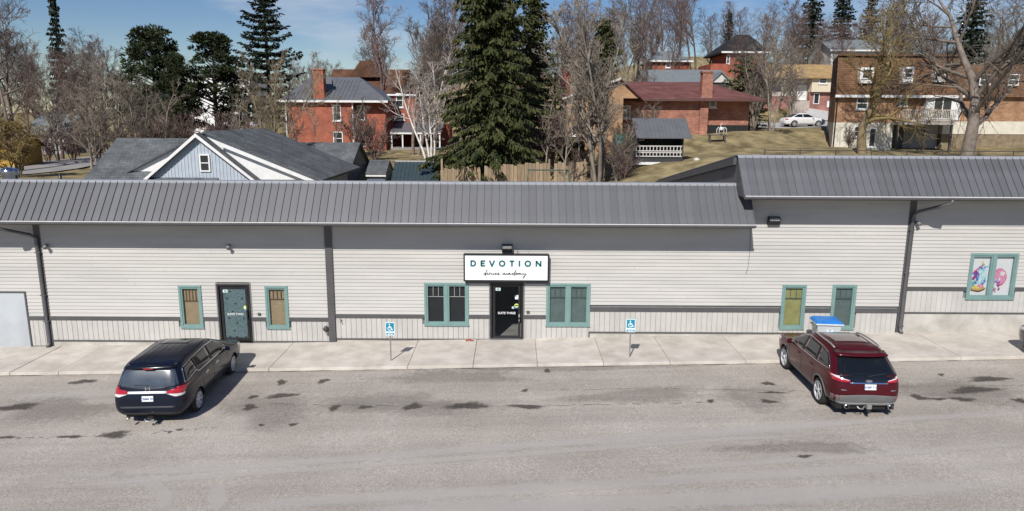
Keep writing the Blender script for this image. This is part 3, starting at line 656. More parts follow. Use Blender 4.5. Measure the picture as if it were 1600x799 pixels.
# accessible parking signs on posts
def access_sign(px, py, lean, label):
    p = onlot(px, py, 0); g = gz(p.x); H = 1.36
    t = thing('accessible_parking_sign', (p.x, p.y, g), label, 'sign', 'accessible parking signs on the walk', lean)
    tm = MB().box(-.022, .022, -.008, .012, -.05, H-.06)
    tm.build('post', mat('galvanised', (.30, .30, .30), .45, metal=.5, var=.15, scale=9), t, off=(0,0,0))
    pl = MB().box(-.155, .155, -.016, -.009, H-.46, H).build('plate', mat('sign_white', (.72, .84, .86), .45, var=.03), t, off=(0,0,0), bevel=.003)
    bl = mat('sign_blue', (.01, .24, .36), .45, var=.04); wh = mat('sign_symbol', (.80, .88, .90), .45, var=.02)
    m = MB(); m.box(-.135, .135, -.0175, -.0155, H-.315, H-.02); m.build('panel', bl, pl, off=(0,0,0))
    m = MB(); Y = -.0178
    stroke(m, arc(-.01, H-.215, .062, .062, 100, 380, 16), .024, Y); stroke(m, [(-.02, H-.11), (-.02, H-.19), (.045, H-.19), (.07, H-.26), (.10, H-.25)], .026, Y, -.005); stroke(m, [(-.02, H-.145), (.045, H-.15)], .020, Y, -.0055)
    m.add([(-.02+.024*math.cos(k*.7854), Y-.005, H-.075+.024*math.sin(k*.7854)) for k in range(8)], [tuple(range(8))]); m.build('wheelchair_symbol', wh, pl, off=(0,0,0))
    m = MB().box(-.135, .135, -.0175, -.0155, H-.435, H-.375); m.build('panel', bl, pl, off=(0,0,0))
    m = MB().box(-.085, .085, -.0185, -.0172, H-.425, H-.40); m.build('caption', wh, pl, off=(0,0,0))
    for z in (H-.05, H-.41):
        MB().lathe([(.012, -.021), (.012, -.016)], 8, (0, 0, z), 'y').build('bolt', ft, t, off=(0,0,0))
    return t
access_sign(611, 563.5, R(3), 'blue accessible parking sign on a post left of the middle door'); access_sign(983.5, 558.5, R(-4), 'blue accessible parking sign on a post right of the middle door')
# recycling bin
p = wallp(1290, 524, -1.15); bx, by = wallp(1291, 507, -1.15).x, -1.15; g = gz(bx)
RB = thing('recycling_bin', (bx, by, g), 'pale grey recycling bin with blue lid behind the red car', 'bin', None, R(-5))
RB.scale = (.93, .93, .86); grey_p = mat('bin_grey', (.50, .53, .54), .5, var=.05); blue_p = mat('bin_blue', (.015, .17, .52), .42, var=.08)
m = MB().hexa([(-.36,-.30,.10),(.36,-.30,.10),(.36,.28,.10),(-.36,.28,.10),(-.45,-.38,.92),(.45,-.38,.92),(.45,.36,.92),(-.45,.36,.92)]); m.build('body', grey_p, RB, off=(0,0,0), bevel=.03)
MB().box(-.50, .50, -.43, .40, .90, .96).build('rim', mat('bin_rim', (.62, .70, .74), .45), RB, off=(0,0,0), bevel=.015)
ld = MB().hexa([(-.52,-.44,.962),(.52,-.44,.962),(.52,.42,.962),(-.52,.42,.962),(-.42,-.34,1.05),(.42,-.34,1.05),(.42,.34,1.08),(-.42,.34,1.08)]).build('lid', blue_p, RB, off=(0,0,0), bevel=.03)
MB().hexa([(-.30,-.24,1.05),(.30,-.24,1.05),(.30,.24,1.066),(-.30,.24,1.066),(-.27,-.21,1.075),(.27,-.21,1.075),(.27,.21,1.095),(-.27,.21,1.095)]).build('lid_panel', blue_p, ld, off=(0,0,0), bevel=.01)
m = MB()
for k in range(3):
    a = R(90+120*k); c_ = (.02+.09*math.cos(a), .70+.09*math.sin(a)); stroke(m, [(c_[0]+.06*math.cos(a+1.9), c_[1]+.06*math.sin(a+1.9)), (c_[0]+.02*math.cos(a), c_[1]+.02*math.sin(a)), (c_[0]+.06*math.cos(a-1.9), c_[1]+.06*math.sin(a-1.9))], .045, -.362)
m.build('recycling_mark', mat('bin_print', (.70, .86, .80), .5), RB, off=(0,0,0))
for x in (-.3, .3): MB().lathe([(.09, -.03), (.10, 0), (.09, .03)], 14, (x, .30, .10), 'x').build('wheel', black_m, RB, off=(0,0,0), smooth=True)
MB().tube([(-.43,-.30,.80),(-.52,-.28,.82),(-.53,.22,.82),(-.43,.24,.80)], .018, 7).tube([(-.46,-.25,.55),(-.50,-.25,.72),(-.48,-.1,.60)], .02, 6).build('handle', ft, RB, off=(0,0,0))
# crumpled red litter by the wall
p = wallp(735, 532.5, -.2); g = gz(p.x); rr = random.Random(1)
lt = MB()
for k in range(9):
    x = p.x+rr.uniform(-.14, .16); y = -.2+rr.uniform(-.07, .06); a = rr.uniform(0, 3); s = rr.uniform(.04, .08)
    lt.add([(x+s*math.cos(a), y+s*math.sin(a), g+.004), (x+s*math.cos(a+2), y+s*math.sin(a+2), g+.006+rr.random()*.03), (x+s*math.cos(a+4), y+s*math.sin(a+4), g+.01+rr.random()*.05), (x, y, g+.05+rr.random()*.03)], [(0, 1, 3), (1, 2, 3), (2, 0, 3), (0, 2, 1)])
tag(lt.build('red_litter', mat('red_litter', (.40, .08, .06), .7, var=.4, scale=30), None, off=(0,0,0)), 'scrap of crumpled red litter on the walk by the wall', 'litter')
# roof-top pipes
p = at(15, 272, 31); t = thing('roof_ventilator', (p.x, p.y, 5.1), 'shiny round metal roof ventilator at the left edge above the roof ridge', 'vent')
MB().lathe([(.30, -.6), (.30, .28), (.36, .30), (.36, .52), (.30, .54), (.0, .62)], 20, (p.x, p.y, 5.1+.12)).build('drum', mat('shiny_metal', (.55, .56, .58), .18, metal=1.0, var=.05), t, smooth=True)
for k in range(12):
    a = k*math.pi/6; MB().box(-.012, .012, -.01, .01, 0, .2).build('rib', MATS['shiny_metal'], t, off=(0,0,0)).location = (.365*math.cos(a), .365*math.sin(a), .43)
p = at(94, 276, 28); t = thing('vent_pipe', (p.x, p.y, 5.2), 'short black vent pipe sticking up behind the left roof ridge', 'pipe')
MB().tube([(p.x, p.y, 5.2), (p.x, p.y, p.z+.12)], .06, 10).build('stack', black_m, t, smooth=True); MB().tube([(p.x, p.y, 5.2), (p.x, p.y, 5.5)], .09, 10).build('flange', ft, t)
# ------------------------------------------------------------------ vehicles: stacked plan outlines, then panels laid on the body
tyre_m = mat('tyre_rubber', (.022, .022, .022), .8); rim_m = mat('alloy', (.62, .63, .65), .35, metal=.25, var=.1); liner_m = mat('arch_liner', (.01, .01, .01), .9)
chrome_m = mat('chrome', (.72, .72, .74), .12, metal=1.0, var=.03); seam_m = mat('panel_gap', (.004, .004, .004), .8); plate_m = mat('plate_white', (.78, .80, .80), .4, var=.02)
plate_ink = mat('plate_ink', (.05, .09, .25), .5); redlens = mat('red_lens', (.42, .012, .02), .12, var=.15, scale=9, coat=1.0); clearlens = mat('clear_lens', (.66, .60, .60), .1, var=.1, coat=1.0)
tint_m = glassmat('tinted_glass', (.008, .010, .012), .03); blackpl = mat('black_plastic', (.02, .02, .021), .6); greypl = mat('grey_plastic', (.13, .13, .13), .6, var=.1)
def loop(lv, N):
    z, yR, yF, w, n, zf = lv; out = []; yc = (yR+yF)/2; h = (yF-yR)/2
    for k in range(N):
        t = 2*math.pi*(k+.5)/N; c, s = math.cos(t), math.sin(t)
        # even spacing along a rounded rectangle
        m_ = max(abs(c), abs(s)); qx, qy = c/m_, s/m_
        L = (abs(qx)**n+abs(qy)**n)**(1/n); x = w*qx/L; y = yc+h*qy/L
        f = max(0, (y-yc)/h); out.append((x, y, z+zf*f*f))
    return out
def car_body(levels, N=88, sub=4):
    A = np.array(levels, float); K = len(A); rows = []
    for i in range(K-1):
        a, b, c, d = A[max(i-1, 0)], A[i], A[i+1], A[min(i+2, K-1)]
        for s in range(sub):
            t = s/sub; m1 = (c-a)/2*.8; m2 = (d-b)/2*.8
            rows.append((2*t**3-3*t**2+1)*b+(t**3-2*t**2+t)*m1+(-2*t**3+3*t**2)*c+(t**3-t**2)*m2)
    rows.append(A[-1]); vs = []
    for r in rows: vs += loop(r, N)
    fs = [(i*N+k, i*N+(k+1) % N, (i+1)*N+(k+1) % N, (i+1)*N+k) for i in range(len(rows)-1) for k in range(N)]
    fs.append(tuple(range(N))[::-1]); fs.append(tuple(range((len(rows)-1)*N, len(rows)*N)))
    return vs, fs
class Car:
    def __init__(s, name, loc, rz, label, levels, paint, wheels, wr, group=None):
        s.t = thing(name, loc, label, 'car', group, rz); s.paint = paint
        vs, fs = car_body(levels); s.bvh = BVHTree.FromPolygons([Vector(v) for v in vs], fs)
        me = bpy.data.meshes.new('body'); me.from_pydata(vs, [], fs); me.validate(); me.materials.append(paint)
        tmp = bpy.data.objects.new('tmp', me); C.objects.link(tmp); cut = []
        W = max(l[3] for l in levels)
        for (y, r) in wheels:
            m = MB().lathe([(r, -W-.3), (r, W+.3)], 40, (0, y, wr), 'x'); c = m.build('cut', paint); cut.append(c)
            bo = tmp.modifiers.new('b', 'BOOLEAN'); bo.operation = 'DIFFERENCE'; bo.object = c; bo.solver = 'EXACT'
        bpy.context.view_layer.update(); dg = bpy.context.evaluated_depsgraph_get(); dg.update(); bm_ = bpy.data.meshes.new_from_object(tmp.evaluated_get(dg))
        for c in cut+[tmp]: bpy.data.objects.remove(c)
        bm_.materials.clear(); bm_.materials.append(paint); bm_.name = 'body'
        bm_.polygons.foreach_set('use_smooth', [True]*len(bm_.polygons)); bm_.polygons.foreach_set('material_index', [0]*len(bm_.polygons))
        if hasattr(bm_, 'set_sharp_from_angle'): bm_.set_sharp_from_angle(angle=R(32))
        s.body = newchild('body', bm_, s.t)
        MB().box(-W*.80, W*.80, wheels[0][0]-.6, wheels[1][0]+.6, .20, .42).build('underbody', liner_m, s.t, off=(0, 0, 0))
        for (y, r) in wheels:
            MB().box(-W*.74, W*.74, y-r-.02, y+r+.02, .36, wr+r+.03).build('arch_liner', liner_m, s.t, off=(0, 0, 0))
    def proj(s, kind, a, b, off):
        if kind == 'rear': o, d = Vector((a, -9, b)), Vector((0, 1, 0))
        elif kind == 'front': o, d = Vector((a, 9, b)), Vector((0, -1, 0))
        elif kind == 'right': o, d = Vector((9, a, b)), Vector((-1, 0, 0))
        elif kind == 'left': o, d = Vector((-9, a, b)), Vector((1, 0, 0))
        else: o, d = Vector((a, b, 9)), Vector((0, 0, -1))
        h = s.bvh.ray_cast(o, d)
        if h[0] is None:
            h = s.bvh.find_nearest(o+d*7.5)
        nrm = h[1] if h[1].dot(d) < 0 else -h[1]
        return h[0]+nrm*off
    def patch(s, name, kind, q, m, off=.006, parent=None, nu=10, nv=8, bow=(0, 0, 0, 0)):
        """quad q (4 corners, going round) on the body; bow bulges the edges 01,12,23,30"""
        q = [Vector(p) for p in q]; mb = MB(); vs = []
        def edge(i, t):
            a, b = q[i], q[(i+1) % 4]; n = Vector(((b-a).y, -(b-a).x)); return a.lerp(b, t)+n*(bow[i]*4*t*(1-t))
        for j in range(nv+1):
            v = j/nv
            for i in range(nu+1):
                u = i/nu
                p = (edge(0, u)*(1-v)+edge(2, 1-u)*v+edge(3, 1-v)*(1-u)+edge(1, v)*u) - (q[0]*(1-u)*(1-v)+q[1]*u*(1-v)+q[2]*u*v+q[3]*(1-u)*v)
                vs.append(s.proj(kind, p.x, p.y, off))
        k = nu+1; fs = [(j*k+i, j*k+i+1, (j+1)*k+i+1, (j+1)*k+i) for j in range(nv) for i in range(nu)]
        # rim of the panel down to the body so that it has thickness
        per = [i for i in range(k)]+[j*k+nu for j in range(1, nv+1)]+[nv*k+i for i in range(nu-1, -1, -1)]+[j*k for j in range(nv-1, 0, -1)]
        b0 = len(vs)
        cen = sum((vs[i] for i in per), Vector())/len(per)
        ins = {'rear': Vector((0, 1, 0)), 'front': Vector((0, -1, 0)), 'right': Vector((-1, 0, 0)), 'left': Vector((1, 0, 0)), 'top': Vector((0, 0, -1))}[kind]*(off+.01)
        vs += [vs[i]+ins for i in per]; n = len(per)
        fs += [(per[i], b0+i, b0+(i+1) % n, per[(i+1) % n]) for i in range(n)]
        mb.add(vs, fs); return mb.build(name, m, parent or s.t, off=(0, 0, 0), smooth=True)
    def line(s, name, kind, pts, w, m, off=.004, parent=None, closed=False):
        P = []
        n = len(pts)
        for i in range(n if closed else n-1):
            a, b = Vector(pts[i]), Vector(pts[(i+1) % n]); k = max(2, int((b-a).length/.07))
            P += [a.lerp(b, j/k) for j in range(k)]
        P.append(Vector(pts[0]) if closed else Vector(pts[-1]))
        mb = MB(); mb.tube([s.proj(kind, p.x, p.y, off-w*.35) for p in P], w/2, 5); return mb.build(name, m, parent or s.t, off=(0, 0, 0), smooth=True)
    def wheel(s, x, y, r, wd, spokes, rimr):
        sg = 1 if x > 0 else -1
        pr = [(r*.66, -wd/2), (r*.9, -wd/2), (r*.985, -wd*.40), (r, -wd*.2), (r, wd*.2), (r*.985, wd*.40), (r*.9, wd/2), (r*.66, wd/2)]
        w = MB().lathe(pr, 32, (x, y, r), 'x', cap=False).build('wheel', tyre_m, s.t, off=(0, 0, 0), smooth=True); tag(w)
        f = x+sg*wd*.5; mb = MB()
        mb.lathe([(rimr, sg*-.05+0), (rimr, sg*.004), (rimr*.93, sg*.006), (rimr*.92, sg*-.06)], 32, (f, y, r), 'x', cap=False)
        MB().lathe([(0.001, 0), (rimr*.93, 0)], 32, (f-sg*.075, y, r), 'x').build('brake_disc', blackpl, w, off=(0, 0, 0))
        mb.lathe([(rimr*.22, -sg*.03), (rimr*.22, sg*.0), (.001, sg*.008)], 16, (f-sg*.004, y, r), 'x')
        for k in range(spokes):
            a = 2*math.pi*k/spokes
            for da in (-.10, .10):
                p0 = Vector((f-sg*.012, y+rimr*.15*math.cos(a), r+rimr*.15*math.sin(a))); p1 = Vector((f-sg*.006, y+rimr*.95*math.cos(a+da*1.4), r+rimr*.95*math.sin(a+da*1.4)))
                d = (p1-p0).normalized(); sd = d.cross(Vector((1, 0, 0))).normalized()*.018; dp = Vector((-sg*.03, 0, 0))
                mb.hexa([p0-sd+dp, p1-sd+dp, p1+sd+dp, p0+sd+dp, p0-sd, p1-sd, p1+sd, p0+sd])
        mb.build('rim', rim_m, w, off=(0, 0, 0))
    def mirror(s, side, y, z, w, paint):
        x = s.proj(side, y, z, 0).x; sg = 1 if x > 0 else -1
        m = MB().hexa([(x+sg*.06, y-.06, z-.07), (x+sg*.24, y-.09, z-.06), (x+sg*.23, y+.06, z-.06), (x+sg*.06, y+.10, z-.07), (x+sg*.06, y-.06, z+.09), (x+sg*.23, y-.08, z+.08), (x+sg*.22, y+.04, z+.07), (x+sg*.06, y+.08, z+.08)])
        o = m.build('mirror', paint, s.t, off=(0, 0, 0), bevel=.025)
        MB().hexa([(x-sg*.03, y-.03, z-.09), (x+sg*.10, y-.04, z-.06), (x+sg*.10, y+.05, z-.06), (x-sg*.03, y+.06, z-.09), (x-sg*.03, y-.03, z-.05), (x+sg*.10, y-.04, z-.02), (x+sg*.10, y+.05, z-.02), (x-sg*.03, y+.06, z-.05)]).build('mirror_arm', blackpl, o, off=(0, 0, 0))
def plate(car, x, z, txt):
    a = car.proj('rear', x, z, .015); b = car.proj('rear', x, z+.05, .015); tilt = math.atan2(b.y-a.y, .05)
    o = MB().box(-.152, .152, -.006, .006, -.076, .076).build('licence_plate', plate_m, car.t, off=(0, 0, 0), bevel=.002); o.location = a+Vector((0, -.012, 0)); o.rotation_euler.x = -tilt*.6
    text_mesh('plate_lettering', txt, .085, plate_ink, o, (0, -.008, -.008), space=.95)
    return o

# --- the dark minivan
van_lv = [(.24,-2.30,2.30,.84,9,0),(.33,-2.50,2.46,.94,8,0),(.46,-2.565,2.55,.985,10,0),(.66,-2.575,2.575,1.005,10,0),(.86,-2.55,2.53,1.002,10,-.02),(1.00,-2.50,2.38,.985,10,-.10),(1.07,-2.47,2.10,.965,10,-.13),
          (1.11,-2.455,1.62,.945,9,-.02),(1.16,-2.44,1.50,.928,9,.0),(1.36,-2.345,.98,.862,9,0),(1.56,-2.235,.46,.790,9,0),(1.64,-2.18,.26,.745,8,0),(1.69,-2.06,.06,.66,6,0),(1.735,-1.6,-.35,.44,4,0),(1.748,-1.0,-.75,.12,3,0)]
p = onlot(243, 652); g = gz(-9.9)+LOTZ
paint_v = mat('navy_black_paint', (.006, .009, .020), .22, var=.15, scale=.8, coat=.12, spec=.3)
V = Car('parked_minivan', (-10.14, -4.48, g), R(3.5), 'dark navy minivan parked nose-in below the SUITE TWO door', van_lv, paint_v, [(-1.50, .385), (1.52, .385)], .335)
for x in (-.86, .86):
    for y in (-1.50, 1.52): V.wheel(x, y, .335, .23, 7, .235)
vg = mat('grey_blue_glass', (.05, .065, .085), .16, var=.25, scale=2.5, spec=.8)  # rear glass: grey-blue reflection put into the base colour
rg = V.patch('rear_window', 'rear', [(-.80, 1.145), (.80, 1.145), (.66, 1.535), (-.66, 1.535)], vg, .008, bow=(.05, .02, .03, .02), nu=16)
V.line('wiper', 'rear', [(-.36, 1.17), (.02, 1.155)], .022, blackpl, .022, rg)
sp = MB(); pts = []
for i in range(13):
    u = -1+i/6; x = u*.68; pts.append((x, -2.235+.10*u*u, 1.615))
vs = []
for x, y, z in pts: vs += [(x, y-.10, z-.03), (x, y-.115, z+.005), (x, y+.10, z+.055), (x, y+.08, z-.05)]
sp.add(vs, [(4*i+k, 4*(i+1)+k, 4*(i+1)+(k+1) % 4, 4*i+(k+1) % 4) for i in range(12) for k in range(4)]+[(0, 1, 2, 3), (51, 50, 49, 48)])
so_ = sp.build('spoiler', paint_v, V.t, off=(0, 0, 0), smooth=True)
MB().box(-.13, .13, -2.355, -2.33, 1.582, 1.612).build('brake_light', redlens, so_, off=(0, 0, 0))
for sg in (-1, 1):
    V.patch('tail_light', 'rear', [(sg*.50, .95), (sg*.93, .93), (sg*.95, 1.10), (sg*.55, 1.02)], redlens, .012, bow=(0, 0, 0, 0))
    V.patch('tail_light', 'right' if sg > 0 else 'left', [(-2.44, .95), (-2.30, 1.02), (-2.26, 1.09), (-2.42, 1.10)], redlens, .010)
    V.patch('reversing_light', 'rear', [(sg*.52, .935), (sg*.75, .86), (sg*.93, .87), (sg*.93, .925)], clearlens, .012)
V.patch('chrome_bar', 'rear', [(-.52, .945), (.52, .945), (.52, 1.0), (-.52, 1.0)], mat('bright_trim', (.72, .72, .72), .3, metal=.1), .022)
em = V.proj('rear', 0, 1.07, .01)
eb = MB()
for s_ in ((-.052, -.045, -.034, .045), (.052, -.045, .034, .045)): eb.hexa([(s_[0]-.013, em.y-.012, em.z+s_[1]), (s_[0]+.013, em.y-.012, em.z+s_[1]), (s_[0]+.013, em.y, em.z+s_[1]), (s_[0]-.013, em.y, em.z+s_[1]), (s_[2]*1.7-.013, em.y+.0, em.z+s_[3]), (s_[2]*1.7+.013, em.y+.0, em.z+s_[3]), (s_[2]*1.7+.013, em.y+.012, em.z+s_[3]), (s_[2]*1.7-.013, em.y+.012, em.z+s_[3])])
eb.box(-.05, .05, em.y-.008, em.y+.006, em.z-.011, em.z+.011); tag(eb.build('emblem', chrome_m, V.t, off=(0, 0, 0)))
plate(V, .02, .82, 'CBBM 292')
V.line('tailgate_seam', 'rear', [(-.95, .92), (-.88, .66), (-.70, .60), (.70, .60), (.88, .66), (.95, .92)], .012, seam_m, .004)
V.patch('bumper_step', 'rear', [(-.72, .555), (.72, .555), (.74, .60), (-.74, .60)], mat('bumper_top', (.05, .055, .065), .4), .02, nu=16)
V.patch('lower_valance', 'rear', [(-.80, .30), (.80, .30), (.86, .40), (-.86, .40)], blackpl, .006, nu=16)
MB().tube([(-.56, -2.50, .26), (-.56, -2.62, .24)], .035, 10).build('exhaust_pipe', MATS['steel'], V.t, off=(0, 0, 0), smooth=True)
hb = MB().box(-.05, .10, -2.60, -2.40, .20, .27).build('tow_hitch', blackpl, V.t, off=(0, 0, 0), bevel=.01)
MB().tube([(-.10, -2.60, .24), (-.05, -2.66, .21), (.05, -2.66, .20), (.14, -2.60, .23)], .02, 6).build('hitch_loop', MATS['steel'], hb, off=(0, 0, 0))
MB().box(-.72, .72, -2.32, -1.8, .19, .32).build('rear_underside', liner_m, V.t, off=(0, 0, 0))
for side in ('right', 'left'):
    V.patch('side_window', side, [(-2.15, 1.17), (-1.38, 1.26), (-1.50, 1.545), (-2.02, 1.50)], tint_m, .008, bow=(0, 0, .02, 0))
    V.patch('side_window', side, [(-1.32, 1.27), (-.98, 1.22), (-.62, 1.16), (-.55, 1.545)], tint_m, .008) if False else V.patch('side_window', side, [(-1.32, 1.25), (-.33, 1.16), (-.38, 1.565), (-1.44, 1.55)], tint_m, .008)
    V.patch('side_window', side, [(-.25, 1.16), (.86, 1.13), (.28, 1.53), (-.30, 1.565)], tint_m, .008, bow=(0, .04, 0, 0))
    V.line('window_trim', side, [(-2.20, 1.14), (-2.05, 1.52), (-1.5, 1.575), (-.38, 1.595), (.30, 1.555), (.70, 1.33), (.98, 1.13)], .024, chrome_m, .012)
    V.line('window_trim', side, [(-2.20, 1.14), (-1.72, 1.19), (-1.42, 1.22), (-1.26, 1.135), (-.3, 1.125), (.98, 1.11)], .024, chrome_m, .012)
    V.line('door_seam', side, [(-1.22, 1.10), (-1.16, .72), (-1.10, .38), (-.30, .36), (-.26, 1.12)], .012, seam_m, .003)
    V.line('door_seam', side, [(-.26, 1.12), (-.30, .36), (.82, .36), (.98, .62), (.94, 1.08)], .012, seam_m, .003)
    V.line('slide_rail', side, [(-2.2, .98), (-1.2, 1.02)], .022, seam_m, .003)
    for y in (-.95, -.10):
        V.patch('door_handle', side, [(y, .93), (y+.22, .935), (y+.22, .975), (y, .97)], MATS['steel'] if side == 'right' else paint_v, .03, nu=5, nv=3)
    V.patch('rocker_panel', side, [(-1.05, .27), (1.05, .27), (1.05, .33), (-1.05, .33)], blackpl, .012)
    V.mirror(side, .82, 1.12, .2, paint_v)
    V.patch('headlight', side, [(2.05, .76), (2.45, .70), (2.42, .82), (1.95, .90)], clearlens, .008)
V.patch('windscreen', 'top', [(-.78, 1.42), (.78, 1.42), (.62, .42), (-.62, .42)], tint_m, .008, bow=(-.06, 0, .06, 0))
for i in range(6):
    x = -.45+.18*i; V.line('roof_rib', 'top', [(x, -1.95), (x, -.2)], .016, paint_v, .005)
for sg in (-1, 1): V.line('roof_channel', 'top', [(sg*.66, -2.0), (sg*.69, -1.0), (sg*.66, .1)], .03, seam_m, .004)
V.patch('sunroof', 'top', [(-.40, -.55), (.40, -.55), (.38, .02), (-.38, .02)], tint_m, .006)

# --- the dark red crossover
suv_lv = [(.26,-2.12,2.15,.80,8,0),(.36,-2.33,2.30,.90,7,0),(.50,-2.385,2.375,.945,8,0),(.70,-2.39,2.39,.965,8,0),(.90,-2.36,2.36,.962,8,-.02),(1.02,-2.32,2.20,.95,8,-.06),(1.09,-2.28,1.85,.93,8,-.10),
          (1.12,-2.26,1.36,.915,8,-.02),(1.17,-2.24,1.22,.90,8,0),(1.36,-2.02,.78,.835,8,0),(1.55,-1.77,.36,.765,8,0),(1.63,-1.66,.16,.715,6,0),(1.68,-1.52,-.05,.62,5.5,0),(1.715,-1.25,-.4,.42,4,0),(1.725,-.9,-.75,.12,3,0)]
paint_r = mat('wine_red_paint', (.062, .004, .008), .22, var=.12, scale=.8, coat=.12, spec=.3)
def build_suv(name, loc, rz, label, paint):
    s = Car(name, loc, rz, label, suv_lv, paint, [(-1.38, .43), (1.45, .43)], .37)
    for x in (-.83, .83):
        for y in (-1.38, 1.45): s.wheel(x, y, .37, .24, 5, .27)
    rg = s.patch('rear_window', 'rear', [(-.80, 1.10), (.80, 1.10), (.65, 1.535), (-.65, 1.535)], tint_m, .008, bow=(.06, .02, .04, .02), nu=16)
    s.patch('tailgate_panel', 'rear', [(-.55, .985), (.55, .985), (.82, 1.115), (-.82, 1.115)], mat('gloss_black', (.008, .008, .009), .12, coat=1), .010, nu=16, bow=(.02, 0, 0, 0))
    s.line('wiper', 'rear', [(.0, 1.14), (.48, 1.20)], .022, blackpl, .022, rg)
    sp = MB(); vs = []
    for i in range(13):
        u = -1+i/6; x = u*.70; y = -1.77+.10*u*u; vs += [(x, y-.14, 1.565), (x, y-.15, 1.595), (x, y+.14, 1.655), (x, y+.12, 1.55)]
    sp.add(vs, [(4*i+k, 4*(i+1)+k, 4*(i+1)+(k+1) % 4, 4*i+(k+1) % 4) for i in range(12) for k in range(4)]+[(0, 1, 2, 3), (51, 50, 49, 48)])
    sp.build('spoiler', paint, s.t, off=(0, 0, 0), smooth=True)
    for sg in (-1, 1):
        s.patch('tail_light', 'rear', [(sg*.48, .985), (sg*.88, 1.0), (sg*.90, 1.12), (sg*.52, 1.025)], redlens, .012)
        s.patch('tail_light', 'right' if sg > 0 else 'left', [(-2.24, 1.0), (-1.98, 1.08), (-1.95, 1.13), (-2.22, 1.12)], redlens, .010)
        s.patch('light_strip', 'rear', [(sg*.50, 1.02), (sg*.86, 1.08), (sg*.87, 1.115), (sg*.52, 1.035)], clearlens, .017)
        s.patch('light_strip', 'right' if sg > 0 else 'left', [(-2.22, 1.085), (-2.02, 1.09), (-1.99, 1.115), (-2.20, 1.125)], clearlens, .015)
        s.patch('badge', 'rear', [(sg*.66-.07, .765), (sg*.66+.07, .765), (sg*.66+.07, .79), (sg*.66-.07, .79)], chrome_m, .006, nu=3, nv=2)
        ex = MB().lathe([(.062, -.06), (.066, -.05), (.062, .10)], 16, (sg*.58, -2.40, .335), 'y').build('exhaust_pipe', chrome_m, s.t, off=(0, 0, 0), smooth=True)
        MB().lathe([(.001, 0), (.052, 0)], 14, (sg*.58, -2.462, .335), 'y').build('exhaust_bore', liner_m, ex, off=(0, 0, 0))
        s.patch('bumper_reflector', 'rear', [(sg*.70, .555), (sg*.88, .56), (sg*.88, .585), (sg*.70, .58)], mat('dull_lens', (.30, .12, .12), .3), .016)
    s.patch('chrome_bar', 'rear', [(-.50, .955), (.50, .955), (.50, .985), (-.50, .985)], chrome_m, .014)
    eb = MB(); e = s.proj('rear', 0, 1.02, .016); eb.add([(e.x+.09*math.cos(k*math.pi/8), e.y-.012, e.z+.036*math.sin(k*math.pi/8)) for k in range(16)]+[(e.x+.09*math.cos(k*math.pi/8), e.y+.02, e.z+.036*math.sin(k*math.pi/8)) for k in range(16)], [tuple(range(16))]+[(k, (k+1) % 16, 16+(k+1) % 16, 16+k) for k in range(16)])
    eb.build('emblem', mat('emblem_grey', (.28, .29, .31), .3, metal=.6), s.t, off=(0, 0, 0))
    plate(s, .03, .875, 'BXMF 716')
    s.patch('bumper_cladding', 'rear', [(-.88, .40), (.88, .40), (.90, .60), (-.90, .60)], greypl, .010, nu=20, bow=(0, .0, .03, 0))
    s.patch('skid_plate', 'rear', [(-.74, .335), (.74, .335), (.80, .42), (-.80, .42)], mat('silver_plastic', (.30, .30, .30), .45), .018, nu=20)
    th = MB().box(-.035, .09, -2.46, -2.30, .27, .40).build('tow_hitch', mat('hitch_grey', (.22, .22, .20), .6), s.t, off=(0, 0, 0), bevel=.008)
    MB().tube([(-.28, -2.40, .33), (-.24, -2.44, .28), (-.14, -2.44, .27), (-.09, -2.40, .33)], .016, 6).build('hitch_chain', MATS['steel'], th, off=(0, 0, 0)); MB().box(-.03, .04, -2.50, -2.40, .18, .27).build('hitch_bar', blackpl, th, off=(0, 0, 0))
    MB().box(-.78, .78, -2.25, -1.75, .19, .34).build('rear_underside', liner_m, s.t, off=(0, 0, 0))
    s.line('tailgate_seam', 'rear', [(-.86, 1.0), (-.80, .66), (-.66, .63), (.66, .63), (.80, .66), (.86, 1.0)], .012, seam_m, .004)
    for side in ('left', 'right'):
        s.patch('side_window', side, [(-1.80, 1.23), (-1.05, 1.17), (-1.02, 1.545), (-1.46, 1.50)], tint_m, .008, bow=(0, 0, .03, .05))
        s.patch('side_window', side, [(-.97, 1.17), (-.05, 1.14), (-.10, 1.565), (-.95, 1.548)], tint_m, .008)
        s.patch('side_window', side, [(.03, 1.14), (.98, 1.12), (.36, 1.48), (-.02, 1.56)], tint_m, .008, bow=(0, .04, .03, 0))
        s.line('window_trim', side, [(-1.84, 1.20), (-1.72, 1.35), (-1.48, 1.53), (-1.02, 1.585), (-.1, 1.60), (.38, 1.50), (1.05, 1.10)], .022, chrome_m, .012)
        s.line('window_trim', side, [(-1.84, 1.20), (-1.05, 1.14), (.0, 1.115), (1.05, 1.10)], .022, chrome_m, .012)
        s.line('door_seam', side, [(-1.02, 1.14), (-.98, .90), (-.90, .62), (-.86, .40), (-.02, .38), (0, 1.10)], .012, seam_m, .003)
        s.line('door_seam', side, [(0, 1.10), (-.02, .38), (.92, .38), (1.02, .62), (1.0, 1.06)], .012, seam_m, .003)
        s.patch('rocker_cladding', side, [(-.95, .31), (1.0, .31), (1.0, .43), (-.95, .43)], greypl, .014)
        for yc in (-1.38, 1.45):
            s.line('arch_cladding', side, [(yc+.455*math.cos(R(a)), .37+.455*math.sin(R(a))) for a in range(0, 181, 12)], .06, greypl, .012)
        for y in (-.86, .16): s.patch('door_handle', side, [(y, .95), (y+.20, .955), (y+.20, .99), (y, .985)], paint, .03, nu=5, nv=3)
        s.mirror(side, .88, 1.12, .2, blackpl if paint is not paint_r else paint)
